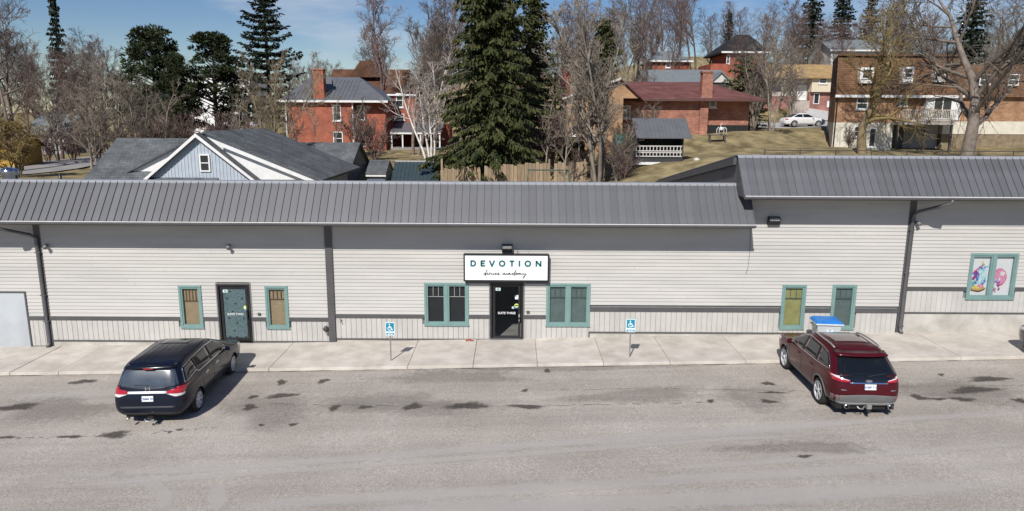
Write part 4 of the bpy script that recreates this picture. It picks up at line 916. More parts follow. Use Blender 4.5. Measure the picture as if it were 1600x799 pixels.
        s.patch('headlight', side, [(1.9, .84), (2.28, .80), (2.25, .90), (1.85, .95)], clearlens, .008)
    rails = mat('rail_silver', (.42, .40, .40), .35, metal=.6)
    for sg in (-1, 1):
        P = [s.proj('top', sg*(.64-.02*abs(i-3)/3), -1.46+.245*i, .03+.03*(1-((i-3)/3.0)**4)) for i in range(7)]
        MB().tube(P, .024, 7).build('roof_rail', rails, s.t, off=(0, 0, 0), smooth=True)
    s.patch('windscreen', 'top', [(-.76, 1.15), (.76, 1.15), (.60, .32), (-.60, .32)], tint_m, .008, bow=(-.06, 0, .06, 0))
    s.patch('panoramic_roof', 'top', [(-.50, -1.12), (.50, -1.12), (.50, .05), (-.50, .05)], mat('roof_glass', (.055, .018, .018), .10, var=.1, coat=1), .008)
    return s
build_suv('parked_suv', (9.78, -4.80, gz(9.8)+LOTZ), R(-2), 'wine red crossover parked nose-in in front of the recycling bin', paint_r)
build_suv('parked_suv', (18.25, -4.25, gz(18)+LOTZ), 0, 'black vehicle of which only a corner shows at the right edge', mat('black_paint', (.006, .006, .007), .25, coat=1))
# --- white saloon across the street
sed_lv = [(.24,-2.05,2.1,.76,8,0),(.34,-2.28,2.28,.86,6,0),(.50,-2.33,2.34,.90,5.5,0),(.70,-2.33,2.32,.91,5.5,-.02),(.86,-2.25,2.18,.90,5.5,-.08),(.95,-2.12,1.85,.87,5.5,-.10),(.98,-1.75,1.20,.845,5.5,0),(1.12,-1.42,.86,.78,5.5,0),(1.30,-1.0,.40,.69,5,0),(1.40,-.72,.16,.62,4.5,0),(1.45,-.45,-.1,.42,3.5,0),(1.46,-.3,-.2,.12,3,0)]
def build_sedan(name, loc, rz, label):
    s = Car(name, loc, rz, label, sed_lv, mat('white_paint', (.74, .75, .76), .25, var=.03, coat=1), [(-1.32, .37), (1.38, .37)], .32)
    for x in (-.79, .79):
        for y in (-1.32, 1.38): s.wheel(x, y, .32, .21, 5, .22)
    for side in ('left', 'right'):
        s.patch('side_window', side, [(-1.40, 1.02), (-.42, .995), (-.40, 1.33), (-.85, 1.30)], tint_m, .008); s.patch('side_window', side, [(-.34, .995), (.92, 1.0), (.20, 1.32), (-.34, 1.335)], tint_m, .008)
        s.line('door_seam', side, [(-.38, .98), (-.40, .36), (.72, .36), (.86, .95)], .014, seam_m, .003); s.line('door_seam', side, [(-.95, .9), (-1.0, .5), (-.88, .36), (-.40, .36)], .014, seam_m, .003)
        s.patch('headlight', side, [(1.80, .66), (2.25, .58), (2.20, .70), (1.75, .76)], clearlens, .008); s.patch('tail_light', side, [(-2.25, .72), (-1.95, .74), (-1.98, .86), (-2.22, .86)], redlens, .008)
        s.mirror(side, .72, .98, .18, MATS['white_paint'])
    s.patch('windscreen', 'top', [(-.70, 1.05), (.70, 1.05), (.56, .30), (-.56, .30)], tint_m, .008, bow=(-.06, 0, .05, 0)); s.patch('rear_window', 'top', [(-.66, -1.62), (.66, -1.62), (.54, -.92), (-.54, -.92)], tint_m, .008)
    s.patch('lower_grille', 'front', [(-.6, .36), (.6, .36), (.62, .46), (-.62, .46)], blackpl, .01); s.patch('bumper_reflector', 'front', [(-.45, .56), (.45, .56), (.45, .64), (-.45, .64)], blackpl, .01)
    return s
# ------------------------------------------------------------------ houses behind
def Wd(d): return d+CAM.y                 # camera distance -> world y
red_b = brickmat('red_brick', (.31, .065, .038), (.41, .115, .06), (.33, .22, .17), var=.25)
red_b2 = brickmat('old_red_brick', (.29, .055, .03), (.38, .10, .05), (.28, .18, .14), var=.3)
bung_b = brickmat('mixed_red_brick', (.25, .075, .05), (.40, .165, .11), (.40, .30, .24), var=.3)
tan_b = brickmat('tan_brick', (.34, .19, .09), (.46, .27, .14), (.42, .33, .24), var=.25)
town_b = brickmat('orange_brick', (.27, .135, .075), (.40, .225, .125), (.42, .30, .2), var=.3)
sh_grey = brickmat('grey_shingles', (.095, .105, .11), (.135, .145, .15), (.07, .076, .08), .26, .10, .3)
sh_brown = brickmat('brown_shingles', (.095, .047, .03), (.14, .07, .042), (.08, .04, .02), .35, .15, .3)
sh_red = brickmat('wine_shingles', (.135, .055, .05), (.19, .085, .075), (.09, .035, .03), .35, .15, .25)
sh_town = brickmat('rust_shingles', (.125, .068, .038), (.20, .115, .062), (.085, .04, .02), .28, .16, .35)
sh_black = brickmat('black_shingles', (.018, .019, .022), (.032, .033, .036), (.01, .01, .01), .35, .15, .25)
sh_tan = brickmat('tan_shingles', (.36, .24, .11), (.45, .31, .15), (.25, .16, .08), .35, .15, .2)
blue_s = mat('blue_board', (.42, .475, .53), .7, var=.06, scale=2); cream_s = mat('cream_stucco', (.62, .58, .48), .85, var=.12, scale=1.2)
metal_r = mat('pale_metal_roof', (.12, .124, .135), .45, var=.1, scale=1.2); green_r = mat('green_metal_roof', (.035, .055, .062), .45, var=.1)
dark_s = mat('dark_boards', (.035, .035, .04), .8, var=.2); house_glass = glassmat('house_glass', (.03, .035, .04), .06); curtain = mat('curtain', (.5, .5, .48), .8)
def house(name, x, d, z, label, cat='house'): return thing(name, (x, Wd(d), z), label, cat)
def walls(h, x0, x1, d0, d1, z0, z1, m): return MB().box(x0, x1, Wd(d0), Wd(d1), z0, z1).build('wall', m, h)
def hip(h, x0, x1, d0, d1, z0, z1, rx0, rx1, rd, m, ov=.4, th=.18, name='roof'):
    """hip roof: eaves rectangle, ridge from rx0 to rx1 at depth rd"""
    a = [(x0-ov, Wd(d0-ov), z0), (x1+ov, Wd(d0-ov), z0), (x1+ov, Wd(d1+ov), z0), (x0-ov, Wd(d1+ov), z0)]
    vs = a+[(p[0], p[1], p[2]-th) for p in a]+[(rx0, Wd(rd), z1), (rx1, Wd(rd), z1)]
    return MB().add(vs, [(0, 1, 9, 8), (1, 2, 9), (2, 3, 8, 9), (3, 0, 8), (4, 5, 1, 0), (5, 6, 2, 1), (6, 7, 3, 2), (7, 4, 0, 3), (7, 6, 5, 4)]).build(name, m, h)
def gable_x(h, x0, x1, d0, d1, z0, z1, m, wallm, ov=.3, th=.14, name='roof'):
    """ridge along x; gable ends at x0 and x1"""
    dm = (d0+d1)/2; s = (z1-z0)/(dm-d0)
    pr = [(x0-ov, Wd(d0-ov), z0-s*ov), (x0-ov, Wd(dm), z1), (x0-ov, Wd(d1+ov), z0-s*ov), (x0-ov, Wd(d1+ov), z0-s*ov+th), (x0-ov, Wd(dm), z1+th), (x0-ov, Wd(d0-ov), z0-s*ov+th)]
    r = MB().prism(pr, (x1-x0+2*ov, 0, 0)).build(name, m, h)
    for x in (x0, x1-.1): MB().prism([(x, Wd(d0), z0), (x, Wd(d1), z0), (x, Wd(dm), z1)], (.1, 0, 0)).build('gable', wallm, h)
    return r
def gable_y(h, x0, x1, d0, d1, z0, z1, m, wallm, ov=.3, th=.14, xm=None, name='roof'):
    """ridge along y; gable ends at d0 and d1"""
    xm = (x0+x1)/2 if xm is None else xm; s0 = (z1-z0)/(xm-x0); s1 = (z1-z0)/(x1-xm)
    pr = [(x0-ov, Wd(d0-ov), z0-s0*ov), (xm, Wd(d0-ov), z1), (x1+ov, Wd(d0-ov), z0-s1*ov), (x1+ov, Wd(d0-ov), z0-s1*ov+th), (xm, Wd(d0-ov), z1+th), (x0-ov, Wd(d0-ov), z0-s0*ov+th)]
    r = MB().prism(pr, (0, d1-d0+2*ov, 0)).build(name, m, h)
    for d in (d0, d1-.1): MB().prism([(x0, Wd(d), z0), (x1, Wd(d), z0), (xm, Wd(d), z1)], (0, .1, 0)).build('gable', wallm, h)
    return r
def hwin(h, x0, x1, d, z0, z1, t=.09, sill=True, pane=None, mull=True, fm=None):
    fm = fm or white_m; y = Wd(d)
    w = frame_boxes(x0, x1, z0, z1, t, y-.07, y-.004).build('window', fm, h)
    MB().box(x0+t, x1-t, y-.035, y-.006, z0+t, z1-t).build('pane', pane or house_glass, w)
    if mull: MB().box(x0+t, x1-t, y-.055, y-.034, (z0+z1)/2-.03, (z0+z1)/2+.03).build('glazing_bar', fm, w)
    if sill: MB().box(x0-.08, x1+.08, y-.12, y-.004, z0-.10, z0-.004).build('sill', fm, w)
    return w
def hwp(h, px0, px1, py0, py1, d, **k):
    a = at((px0+px1)/2, (py0+py1)/2, d); s = d/F_PX*1.0
    return hwin(h, at(px0, (py0+py1)/2, d).x, at(px1, (py0+py1)/2, d).x, d, at((px0+px1)/2, py1, d).z, at((px0+px1)/2, py0, d).z, **k)
def chimney(roof, x, d, z0, z1, w, m, flare=True):
    c = MB().hexa([(x-w/2, Wd(d)-w/2, z0), (x+w/2, Wd(d)-w/2, z0), (x+w/2, Wd(d)+w/2, z0), (x-w/2, Wd(d)+w/2, z0), (x-w*.44, Wd(d)-w*.44, z1), (x+w*.44, Wd(d)-w*.44, z1), (x+w*.44, Wd(d)+w*.44, z1), (x-w*.44, Wd(d)+w*.44, z1)])
    o = c.build('chimney', m, roof)
    o2 = MB().box(x-w*.52, x+w*.52, Wd(d)-w*.52, Wd(d)+w*.52, z1+.002, z1+.14).build('chimney_cap', m, roof); return o
# --- blue-grey bungalow just behind the long building
H = house('blue_bungalow', -18.5, 46, 2.0, 'pale blue board house with grey shingle roof right behind the long building')
walls(H, -26.6, -13.2, 45.6, 56.5, 1.4, 4.15, blue_s)
walls(H, -23.15, -16.45, 44.9, 45.58, 1.4, 4.10, blue_s)
gable_y(H, -23.15, -16.45, 44.9, 50.5, 4.1, 6.85, sh_grey, blue_s, .35)
for i in range(31):                                                   # battens on the front gable
    x = -23.0+i*.22; z = 4.1+2.75*(1-abs(x+19.8)/3.35)
    if z > 4.2: MB().box(x-.02, x+.02, Wd(44.9)-.03, Wd(44.9)-.003, 3.6, z-.05).build('batten', blue_s, H)
for sg in (-1, 1):
    MB().prism([(-19.8, Wd(44.5), 6.99), (-19.8+sg*3.75, Wd(44.5), 3.92), (-19.8+sg*3.75, Wd(44.5), 3.72), (-19.8, Wd(44.5), 6.76)], (0, .06, 0)).build('bargeboard', white_m, H)
hwp(H, 312, 328.5, 241, 268.5, 44.88, sill=False)
gable_x(H, -26.9, -19.0, 44.6, 53.5, 3.9, 6.40, sh_grey, blue_s, .3)
r_main = gable_y(H, -25.5, -12.4, 45.5, 56.3, 4.05, 6.98, sh_grey, white_m, .25, xm=-19.55)
MB().prism([(-18.6, Wd(45.15), 6.45), (-12.2, Wd(45.15), 3.86), (-12.2, Wd(45.15), 3.62), (-18.6, Wd(45.15), 6.20)], (0, .08, 0)).build('bargeboard', white_m, H)
for i in range(7): MB().box(-17.5, -13.0+i*.0, Wd(45.5)-.05, Wd(45.5)-.006-.003*i, 3.6+.2*i, 3.78+.2*i).build('siding_plank', white_m, H) if i < 1 else None
gable_x(H, -19.5, -13.15, 56.6, 64.2, 3.9, 5.75, sh_grey, mat('slate_blue_boards', (.11, .14, .18), .7), .25)
walls(H, -19.5, -13.2, 56.7, 64, 1.8, 3.85, MATS['slate_blue_boards'])
p = at(376, 217, 50); MB().box(p.x-.22, p.x+.22, Wd(50)-.12, Wd(50)+.12, 6.3, 6.62).build('roof_vent', black_m, r_main)
for px, py, d in ((274, 243, 47), (534, 257, 58)):
    p = at(px, py, d); MB().tube([(p.x, p.y, p.z-.25), (p.x, p.y, p.z+.2)], .06, 8).build('vent_pipe', black_m, r_main)
# small sheds
H = house('garden_shed', at(594, 270, 58).x, 58, 2.8, 'small grey shingled shed beside the blue house', 'shed')
x0 = at(577, 268, 58).x; x1 = at(604, 268, 58).x
walls(H, x0, x1, 57.2, 60.8, 2.3, 3.55, MATS['slate_blue_boards']); gable_x(H, x0, x1, 57.2, 60.8, 3.5, 4.38, sh_grey, MATS['slate_blue_boards'], .12); MB().box(x0-.1, x1+.1, Wd(57.0), Wd(57.06), 3.3, 3.42).build('fascia', white_m, H)
x0 = at(618, 270, 50).x; x1 = at(684, 270, 50).x
H = house('metal_roof_shed', (x0+x1)/2, 50, 2.6, 'small shed with dark green ribbed metal roof behind the ridge', 'shed')
walls(H, x0+.1, x1-.1, 49.4, 52.2, 2.3, 3.85, dark_s)
rf = gable_x(H, x0, x1, 49.2, 52.4, 3.75, 4.80, green_r, dark_s, .15)
MB().box(x0-.15, x1+.15, Wd(50.72), Wd(50.88), 4.90, 4.99).build('ridge_cap', mat('pale_cap', (.42, .40, .36), .5), rf)
for i in range(13):
    x = x0-.1+(x1-x0+.2)*i/12; MB().prism([(x-.02, Wd(49.05), 3.80), (x+.02, Wd(49.05), 3.80), (x+.02, Wd(49.05), 3.83), (x-.02, Wd(49.05), 3.83)], (0, 1.75, 1.148)).build('roof_rib', green_r, rf)
# --- red brick two-storey house
xa = at(448, 200, 76).x; xb = at(601, 200, 76).x; ze = at(520, 160, 76).z
H = house('brick_house', (xa+xb)/2, 76, 4.4, 'two-storey red brick house with grey hipped roof and tall chimney')
xs_ = at(553, 200, 76).x
walls(H, xa, xs_, 76, 86, 3.6, ze, red_b); walls(H, xs_+.002, xb, 76.7, 86, 3.6, ze-.002, red_b2)
zr = at(530, 120, 80).z
r1 = hip(H, xa, xb, 76.0, 86, ze+.22, zr, at(487, 120, 81).x, at(562, 120, 81).x, 81, metal_r, .45, .06)
MB().prism([(at(481, 120, 79).x, Wd(76.5), ze+.35), (at(513, 120, 79).x, Wd(79.6), zr+.08), (at(528, 150, 77).x, Wd(76.5), ze+.35)], (0, .01, 0)).build('roof_hip', metal_r, r1)
for i in range(24):
    x = xa+(xb-xa)*(i+.5)/24
    if x < at(570, 120, 81).x: MB().prism([(x-.02, Wd(75.6), ze+.25), (x+.02, Wd(75.6), ze+.25), (x+.02, Wd(75.6), ze+.28), (x-.02, Wd(75.6), ze+.28)], (0, 4.6*min(1, (x-xa+.6)/3.6), (zr-ze-.22)*.85*min(1, (x-xa+.6)/3.6))).build('roof_rib', metal_r, r1)
MB().box(xa-.5, xb+.5, Wd(75.48), Wd(75.6), ze-.02, ze+.20).build('fascia', white_m, H); MB().box(xa-.45, xb+.45, Wd(75.6), Wd(76), ze-.03, ze+.02).build('soffit', white_m, H)
for a, b in ((449, 493), (511, 545), (558, 595)):
    q0 = at(a, 148, 76.6); q1 = at(b, 148, 76.6); MB().box(q0.x, q1.x, Wd(76.35), Wd(76.42), ze+.50, ze+.60).build('snow_guard', white_m, r1)
cxx = at(500, 140, 76.4).x; chimney(r1, cxx, 76.4, ze+.1, at(500, 110, 76).z, 1.15, red_b)
hwp(H, 520, 533, 164, 189, 76); hwp(H, 521, 536, 206, 227, 76); hwp(H, 558, 570, 165, 188, 76.7); hwp(H, 562.5, 571.5, 206, 229, 76.7)
MB().box(xs_-.11, xs_+.0, Wd(75.86), Wd(75.99), 3.8, ze-.05).build('downspout', white_m, H); MB().box(xa-.02, xa+.09, Wd(75.86), Wd(75.99), 3.8, ze-.05).build('downspout', white_m, H)
# right wing and porch
xc = at(610, 170, 82).x; xd = at(652, 170, 82).x; zt = at(630, 150, 82).z
walls(H, xc, xd, 82, 92, 4.0, zt, red_b2); MB().box(xc-.3, xd+.3, Wd(81.7), Wd(81.95), zt, zt+.18).build('fascia', white_m, H)
hwp(H, 619, 630, 146, 168, 82); hwp(H, 618, 632, 178, 188, 82)
pz = at(650, 206, 79).z; px0, px1 = at(612, 206, 78).x, at(690, 206, 78).x
MB().prism([(px0, Wd(77), pz-.05), (px0, Wd(82), pz+.85), (px0, Wd(82), pz+1.0), (px0, Wd(77), pz+.10)], (px1-px0, 0, 0)).build('porch_roof', metal_r, H)
MB().box(px0, px1, Wd(76.95), Wd(77.05), pz-.22, pz-.055).build('porch_beam', white_m, H)
for px in (612, 629, 657, 687):
    x = at(px, 215, 77.1).x; MB().box(x-.07, x+.07, Wd(77.06), Wd(77.2), 4.2, pz-.06).build('porch_post', white_m, H)
MB().box(px0, px1, Wd(77.0), Wd(82), 4.3, 4.75).build('porch_floor', mat('porch_grey', (.25, .24, .23), .8), H)
walls(H, px0, px1+.5, 82.05, 86, 4.3, pz+.8, red_b2)
hwp(H, 643, 656, 207, 237, 82.0, mull=False); hwp(H, 667, 676, 215, 236, 82.0, mull=False)
# --- brown-roofed house behind it
H = house('brown_roof_house', at(580, 130, 96).x, 96, 6.0, 'large house with steep brown shingle roof behind the brick house')
x0 = at(512, 140, 96).x; x1 = at(655, 140, 96).x; zr = at(580, 108, 100).z; ze2 = at(580, 150, 96).z
walls(H, x0, x1, 96, 106, 5, ze2, red_b2); r2 = hip(H, x0, x1, 96, 106, ze2, zr, at(520, 108, 101).x, at(640, 108, 101).x, 101, sh_brown, .3)
g0 = at(545, 108, 98).x; g1 = at(600, 108, 98).x; gt = at(573, 95, 98).z
MB().prism([(g0, Wd(98), zr-1.2), (g1, Wd(98), zr-1.2), (at(582, 95, 98).x, Wd(98), gt), (at(563, 95, 98).x, Wd(98), gt)], (0, 5, 0)).build('dormer', sh_brown, r2)
# --- low brick bungalow right of the middle
d0 = 62; xa = at(958, 170, d0).x; xb = at(1176, 170, d0).x; ze3 = at(1100, 155, d0).z; zr3 = at(1050, 128, 67).z
H = house('brick_bungalow', (xa+xb)/2, d0, 6.6, 'low red brick bungalow with wine-coloured roof on the slope')
walls(H, xa, at(1105, 170, d0).x, d0, 73, 5.2, ze3, bung_b); walls(H, at(1105, 170, d0).x+.002, xb, d0+.9, 73, 5.4, ze3-.002, bung_b)
MB().box(xa+.02, xb-.02, Wd(d0+.88), Wd(73), 5.0, at(1150, 196, d0).z).build('plinth', black_m, H)
r3 = hip(H, xa, xb, d0, 73, ze3, zr3, at(965, 128, 67).x, at(1105, 128, 67).x, 67.3, sh_red, .75)
MB().box(xa-.75, xb+.75, Wd(d0-.79), Wd(d0-.74), ze3-.20, ze3-.03).build('gutter', mat('brown_gutter', (.10, .05, .04), .5), H)
chimney(r3, at(1103, 140, d0+.2).x, d0+.2, ze3-.2, at(1103, 114, d0).z, .95, bung_b)
MB().box(at(1094, 150, d0-.3).x, at(1112, 150, d0-.3).x, Wd(d0-.35), Wd(d0+.8), ze3+.03, ze3+.12).build('chimney_flashing', mat('flashing', (.5, .5, .5), .4), r3)
MB().box(at(1093, 170, d0).x, at(1106, 170, d0).x, Wd(d0-.2), Wd(d0+.4), 5.3, ze3-.05).build('chimney_breast', bung_b, H)
hwp(H, 1108, 1119, 155, 168, d0+.88, mull=False); hwp(H, 965, 985, 165, 185, d0, mull=True)
xl0 = at(886, 170, 59).x; xl1 = at(975, 170, 59).x; zel = at(885, 153, 59).z
walls(H, xl0, xl1, 59.5, 66, 4.8, zel, tan_b)
gable_y(H, xl0, xl1+1.4, 59.5, 66, zel, at(955, 126, 59).z+.1, sh_red, tan_b, .3, xm=xl1-.3)
MB().prism([(xl1-.3, Wd(59.1), at(955, 126, 59).z+.26), (xl0-.4, Wd(59.1), zel), (xl0-.4, Wd(59.1), zel-.16), (xl1-.3, Wd(59.1), at(955, 126, 59).z+.06)], (0, .06, 0)).build('bargeboard', mat('pale_rake', (.50, .48, .44), .6), H)
hwp(H, 928, 938, 158, 190, 59.5, mull=False, fm=mat('brown_frame', (.09, .04, .03), .6)); hwp(H, 893, 905, 196, 212, 59.5, mull=False)
c = MB().box(at(880, 130, 68).x, at(892, 130, 68).x, Wd(68), Wd(68.8), 8.2, at(886, 108, 68).z).build('chimney', red_b, H)
# gas meter and pipes by its wall
p = at(1128, 190, 60.5); z = T(p.x, 60.5); G = thing('gas_meter', (p.x, p.y, z), 'white pipes and meter standing by the brick bungalow wall', 'gas meter'); G.scale = (.7, .7, .7)
wp = mat('white_pipe', (.72, .72, .70), .5)
MB().lathe([(.15, 0), (.18, .1), (.18, .3), (.14, .38), (.0, .4)], 12, (p.x, p.y, z+.55)).build('drum', wp, G, smooth=True)
for dx in (-.55, -.25, .3, .62): MB().tube([(p.x+dx, p.y, z-.1), (p.x+dx, p.y, z+.7), (p.x+dx*.6, p.y, z+.95)], .04, 7).build('pipe', wp, G, smooth=True)
MB().tube([(p.x-.1, p.y, z+.9), (p.x-.1, p.y, z+1.35), (p.x+.12, p.y, z+1.35)], .035, 7).build('pipe', wp, G)
p = at(1125, 205, 58); z = T(p.x, 58); BT = thing('garden_table', (p.x, p.y, z), 'small dark garden table on the lawn by the bungalow', 'table')
MB().box(p.x-.9, p.x+.5, p.y-.3, p.y+.3, z+.55, z+.62).build('table_top', mat('weathered_dark', (.08, .075, .07), .8), BT)
for dx in (-.8, .4):
    for dy in (-.22, .22): MB().box(p.x+dx-.04, p.x+dx+.04, p.y+dy-.04, p.y+dy+.04, z-.05, z+.549).build('leg', MATS['weathered_dark'], BT)
# --- open shed with railings
d0 = 50; xa = at(993, 230, d0).x; xb = at(1068, 230, d0).x; zt = at(1030, 216, d0).z; zg = at(1030, 252, d0).z-.05
H = house('open_shed', (xa+xb)/2, d0, zg, 'black wooden shed with pale ladder-like railings and metal roof', 'shed')
MB().box(xa, xb, Wd(d0+2.3), Wd(d0+2.4), zg-.2, zt+.4).build('rear_wall', dark_s, H); MB().box(xa, xa+.1, Wd(d0), Wd(d0+2.3), zg-.2, zt).build('side_wall', dark_s, H); MB().box(xb-.1, xb, Wd(d0), Wd(d0+2.3), zg-.2, zt).build('side_wall', dark_s, H)
MB().box(xa+.1, xb-.1, Wd(d0), Wd(d0+.06), zg-.1, zg+.42).build('front_board', dark_s, H); MB().box(xa, xb, Wd(d0-.1), Wd(d0), zg-.2, zg-.02).build('skid', white_m, H)
zrr = at(1030, 187, d0+1.6).z
rf = MB().prism([(xa-.05, Wd(d0-.45), zt-.02), (xa-.05, Wd(d0+1.6), zrr), (xa-.05, Wd(d0+2.8), zt+.1), (xa-.05, Wd(d0+2.8), zt+.18), (xa-.05, Wd(d0+1.6), zrr+.08), (xa-.05, Wd(d0-.45), zt+.06)], (xb-xa+.5, 0, 0)).build('roof', metal_r, H)
for i in range(15):
    x = xa+(xb-xa+.4)*i/14; MB().prism([(x-.015, Wd(d0-.46), zt+.062), (x+.015, Wd(d0-.46), zt+.062), (x+.015, Wd(d0-.46), zt+.09), (x-.015, Wd(d0-.46), zt+.09)], (0, 2.06, zrr-zt+.02)).build('roof_rib', metal_r, rf)
rail_m = mat('pale_rail', (.52, .50, .47), .6)
for za, zb_ in ((at(1030, 236, d0).z, at(1030, 228.5, d0).z), (at(1030, 244.5, d0).z, at(1030, 238.5, d0).z)):
    for z in (za, zb_): MB().box(xa+.02, xb-.12, Wd(d0-.10), Wd(d0-.04), z-.035, z+.035).build('rail', rail_m, H)
    for i in range(14):
        x = xa+.06+(xb-xa-.28)*i/13; MB().box(x-.03, x+.03, Wd(d0-.09), Wd(d0-.05), za+.036, zb_-.036).build('baluster', rail_m, H)
# --- brick townhouse row
d0 = 63; xa = at(1302, 200, d0).x; xb = at(1492, 200, d0).x; xr = at(1700, 200, d0).x
zl = at(1380, 192, d0).z; zm = at(1380, 150, d0).z; zt = at(1380, 88, d0).z; zg = 4.6
H = house('brick_townhouse', (xa+xb)/2, d0, zg, 'long brick townhouse with rust shingle upper storey and balcony', 'house')
xk = at(1396, 200, d0).x
SHF = 3.4
def skew(h, x0, x1, da, db, z0, z1, m, sh=SHF, name='wall'):   # the row stands at an angle to the street: its end wall is not square
    return MB().hexa([(x0, Wd(da), z0), (x1, Wd(da), z0), (x1, Wd(db), z0), (x0+sh, Wd(db), z0), (x0, Wd(da), z1), (x1, Wd(da), z1), (x1, Wd(db), z1), (x0+sh, Wd(db), z1)]).build(name, m, h)
skew(H, xa, xk, d0, d0+9, zg, zl, cream_s); walls(H, xk+.002, xb, d0+2.4, d0+9, zg, zl, mat('grey_block', (.33, .31, .29), .9, var=.2, scale=2)); skew(H, xa, xk+.0, d0+.001, d0+9, zl+.002, zm, town_b); walls(H, xk+.003, xb, d0+.3, d0+9, zl+.002, zm, town_b)
MB().hexa([(xa-.2, Wd(d0-.35), zm), (xb+.2, Wd(d0-.35), zm), (xb+.2, Wd(d0+9), zm), (xa+SHF, Wd(d0+9), zm), (xa+.1, Wd(d0+.5), zt), (xb+.2, Wd(d0+.5), zt), (xb+.2, Wd(d0+9), zt+.05), (xa+SHF, Wd(d0+9), zt+.05)]).build('mansard', sh_town, H)
MB().box(xa-.25, xb+.25, Wd(d0-.45), Wd(d0-.352), zm-.16, zm+.06).build('fascia', white_m, H); skew(H, xa+.05, xb+.25, d0+.3, d0+9.2, zt+.052, zt+.2, sh_town, name='roof')
def dormwin(px0, px1, py0, py1):
    x0, x1 = at(px0, py0, d0).x, at(px1, py0, d0).x; z0, z1 = at(px0, py1, d0).z, at(px0, py0, d0).z
    MB().box(x0-.12, x1+.12, Wd(d0-.36), Wd(d0+.6), z0-.35, z1+.1).build('window_box', white_m, H); hwin(H, x0, x1, d0-.37, z0, z1, .08, False)
dormwin(1344, 1361, 108, 124); dormwin(1410, 1423, 107, 123); dormwin(1460, 1473, 107, 122)
hwp(H, 1338, 1356, 152, 171, d0); hwp(H, 1334, 1346, 197, 214, d0); hwp(H, 1357, 1368, 200, 230, d0, mull=False)
hwp(H, 1405, 1418, 152, 166, d0+.3)
wx0, wx1 = at(1434, 170, d0+1.1).x, at(1489, 170, d0+1.1).x; zf = at(1450, 188, d0+1).z
MB().box(wx0, wx1, Wd(d0-.10), Wd(d0+.29), zf, at(1450, 148, d0+1).z).build('patio_surround', white_m, H)
pd = hwin(H, at(1446, 170, d0+1).x, at(1475, 170, d0+1).x, d0-.105, zf+.1, at(1450, 152, d0+1).z, .09, False, mull=False)
MB().box(at(1460, 170, d0+1).x-.05, at(1460, 170, d0+1).x+.05, Wd(d0-.20), Wd(d0-.18), zf+.2, at(1450, 153, d0+1).z).build('mullion', white_m, pd)
bx0, bx1 = at(1401, 180, d0-.9).x, at(1489, 180, d0-.9).x; zd = at(1440, 191, d0-.9).z; zrl = at(1440, 172, d0-.9).z
bal = MB().box(bx0, bx1, Wd(d0-1.3), Wd(d0+.28), zd-.22, zd).build('balcony', mat('deck_grey', (.34, .32, .29), .8), H)
bm_ = mat('baluster_pale', (.50, .46, .40), .7)
for y in (d0-1.28,):
    MB().box(bx0, bx1, Wd(y)-.04, Wd(y)+.04, zrl-.05, zrl+.03).build('rail', bm_, bal); MB().box(bx0, bx1, Wd(y)-.03, Wd(y)+.03, zd+.06, zd+.13).build('rail', bm_, bal)
for i in range(33):
    x = bx0+.03+(bx1-bx0-.06)*i/32; MB().box(x-.03, x+.03, Wd(d0-1.28)-.025, Wd(d0-1.28)+.025, zd+.131, zrl-.051).build('baluster', bm_, bal)
for x in (bx0+.12, (bx0+bx1)/2, bx1-.12): MB().box(x-.08, x+.08, Wd(d0-1.2), Wd(d0-1.04), zg, zd-.221).build('balcony_post', mat('dark_post', (.07, .06, .05), .8), H)
for px0, px1 in ((1398, 1414),): MB().box(at(px0, 220, d0+2).x, at(px1, 220, d0+2).x, Wd(d0+2.3), Wd(d0+2.39), zg, zl-.3).build('basement_door', black_m, H)
# black strip for the shaded end wall on its left edge, right-hand half of the row
MB().tube([(xa+.1, Wd(d0-.1), zg), (xa+.1, Wd(d0-.1), zm-.2)], .06, 8).build('downspout', black_m, H)  # no real pipe: the end wall's shade drawn as a thin black strip
H2 = house('brick_townhouse', (xb+xr)/2, d0+2, zg, 'right-hand brick terrace with pale base band partly outside the frame', 'house')
zl2 = at(1560, 210, d0+2).z; walls(H2, xb+.1, xr, d0+2, d0+9, zg, zl2, mat('bank_dirt', (.22, .17, .11), .95, var=.3, scale=2)); walls(H2, xb+.1, xr, d0+1.95, d0+9, zl2+.002, at(1560, 190, d0+2).z, cream_s)
walls(H2, xb+.1, xr, d0+2.0, d0+9, at(1560, 190, d0+2).z+.003, at(1560, 152, d0+2).z, town_b)
MB().prism([(xb+.1, Wd(d0+1.6), at(1560, 152, d0+2).z+.003), (xb+.1, Wd(d0+2.6), at(1560, 100, d0+2).z), (xb+.1, Wd(d0+9), at(1560, 100, d0+2).z), (xb+.1, Wd(d0+9), at(1560, 152, d0+2).z)], (xr-xb, 0, 0)).build('mansard', sh_town, H2)
hwp(H2, 1530, 1548, 116, 134, d0+1.7, sill=False); hwp(H2, 1575, 1592, 116, 134, d0+1.7, sill=False)
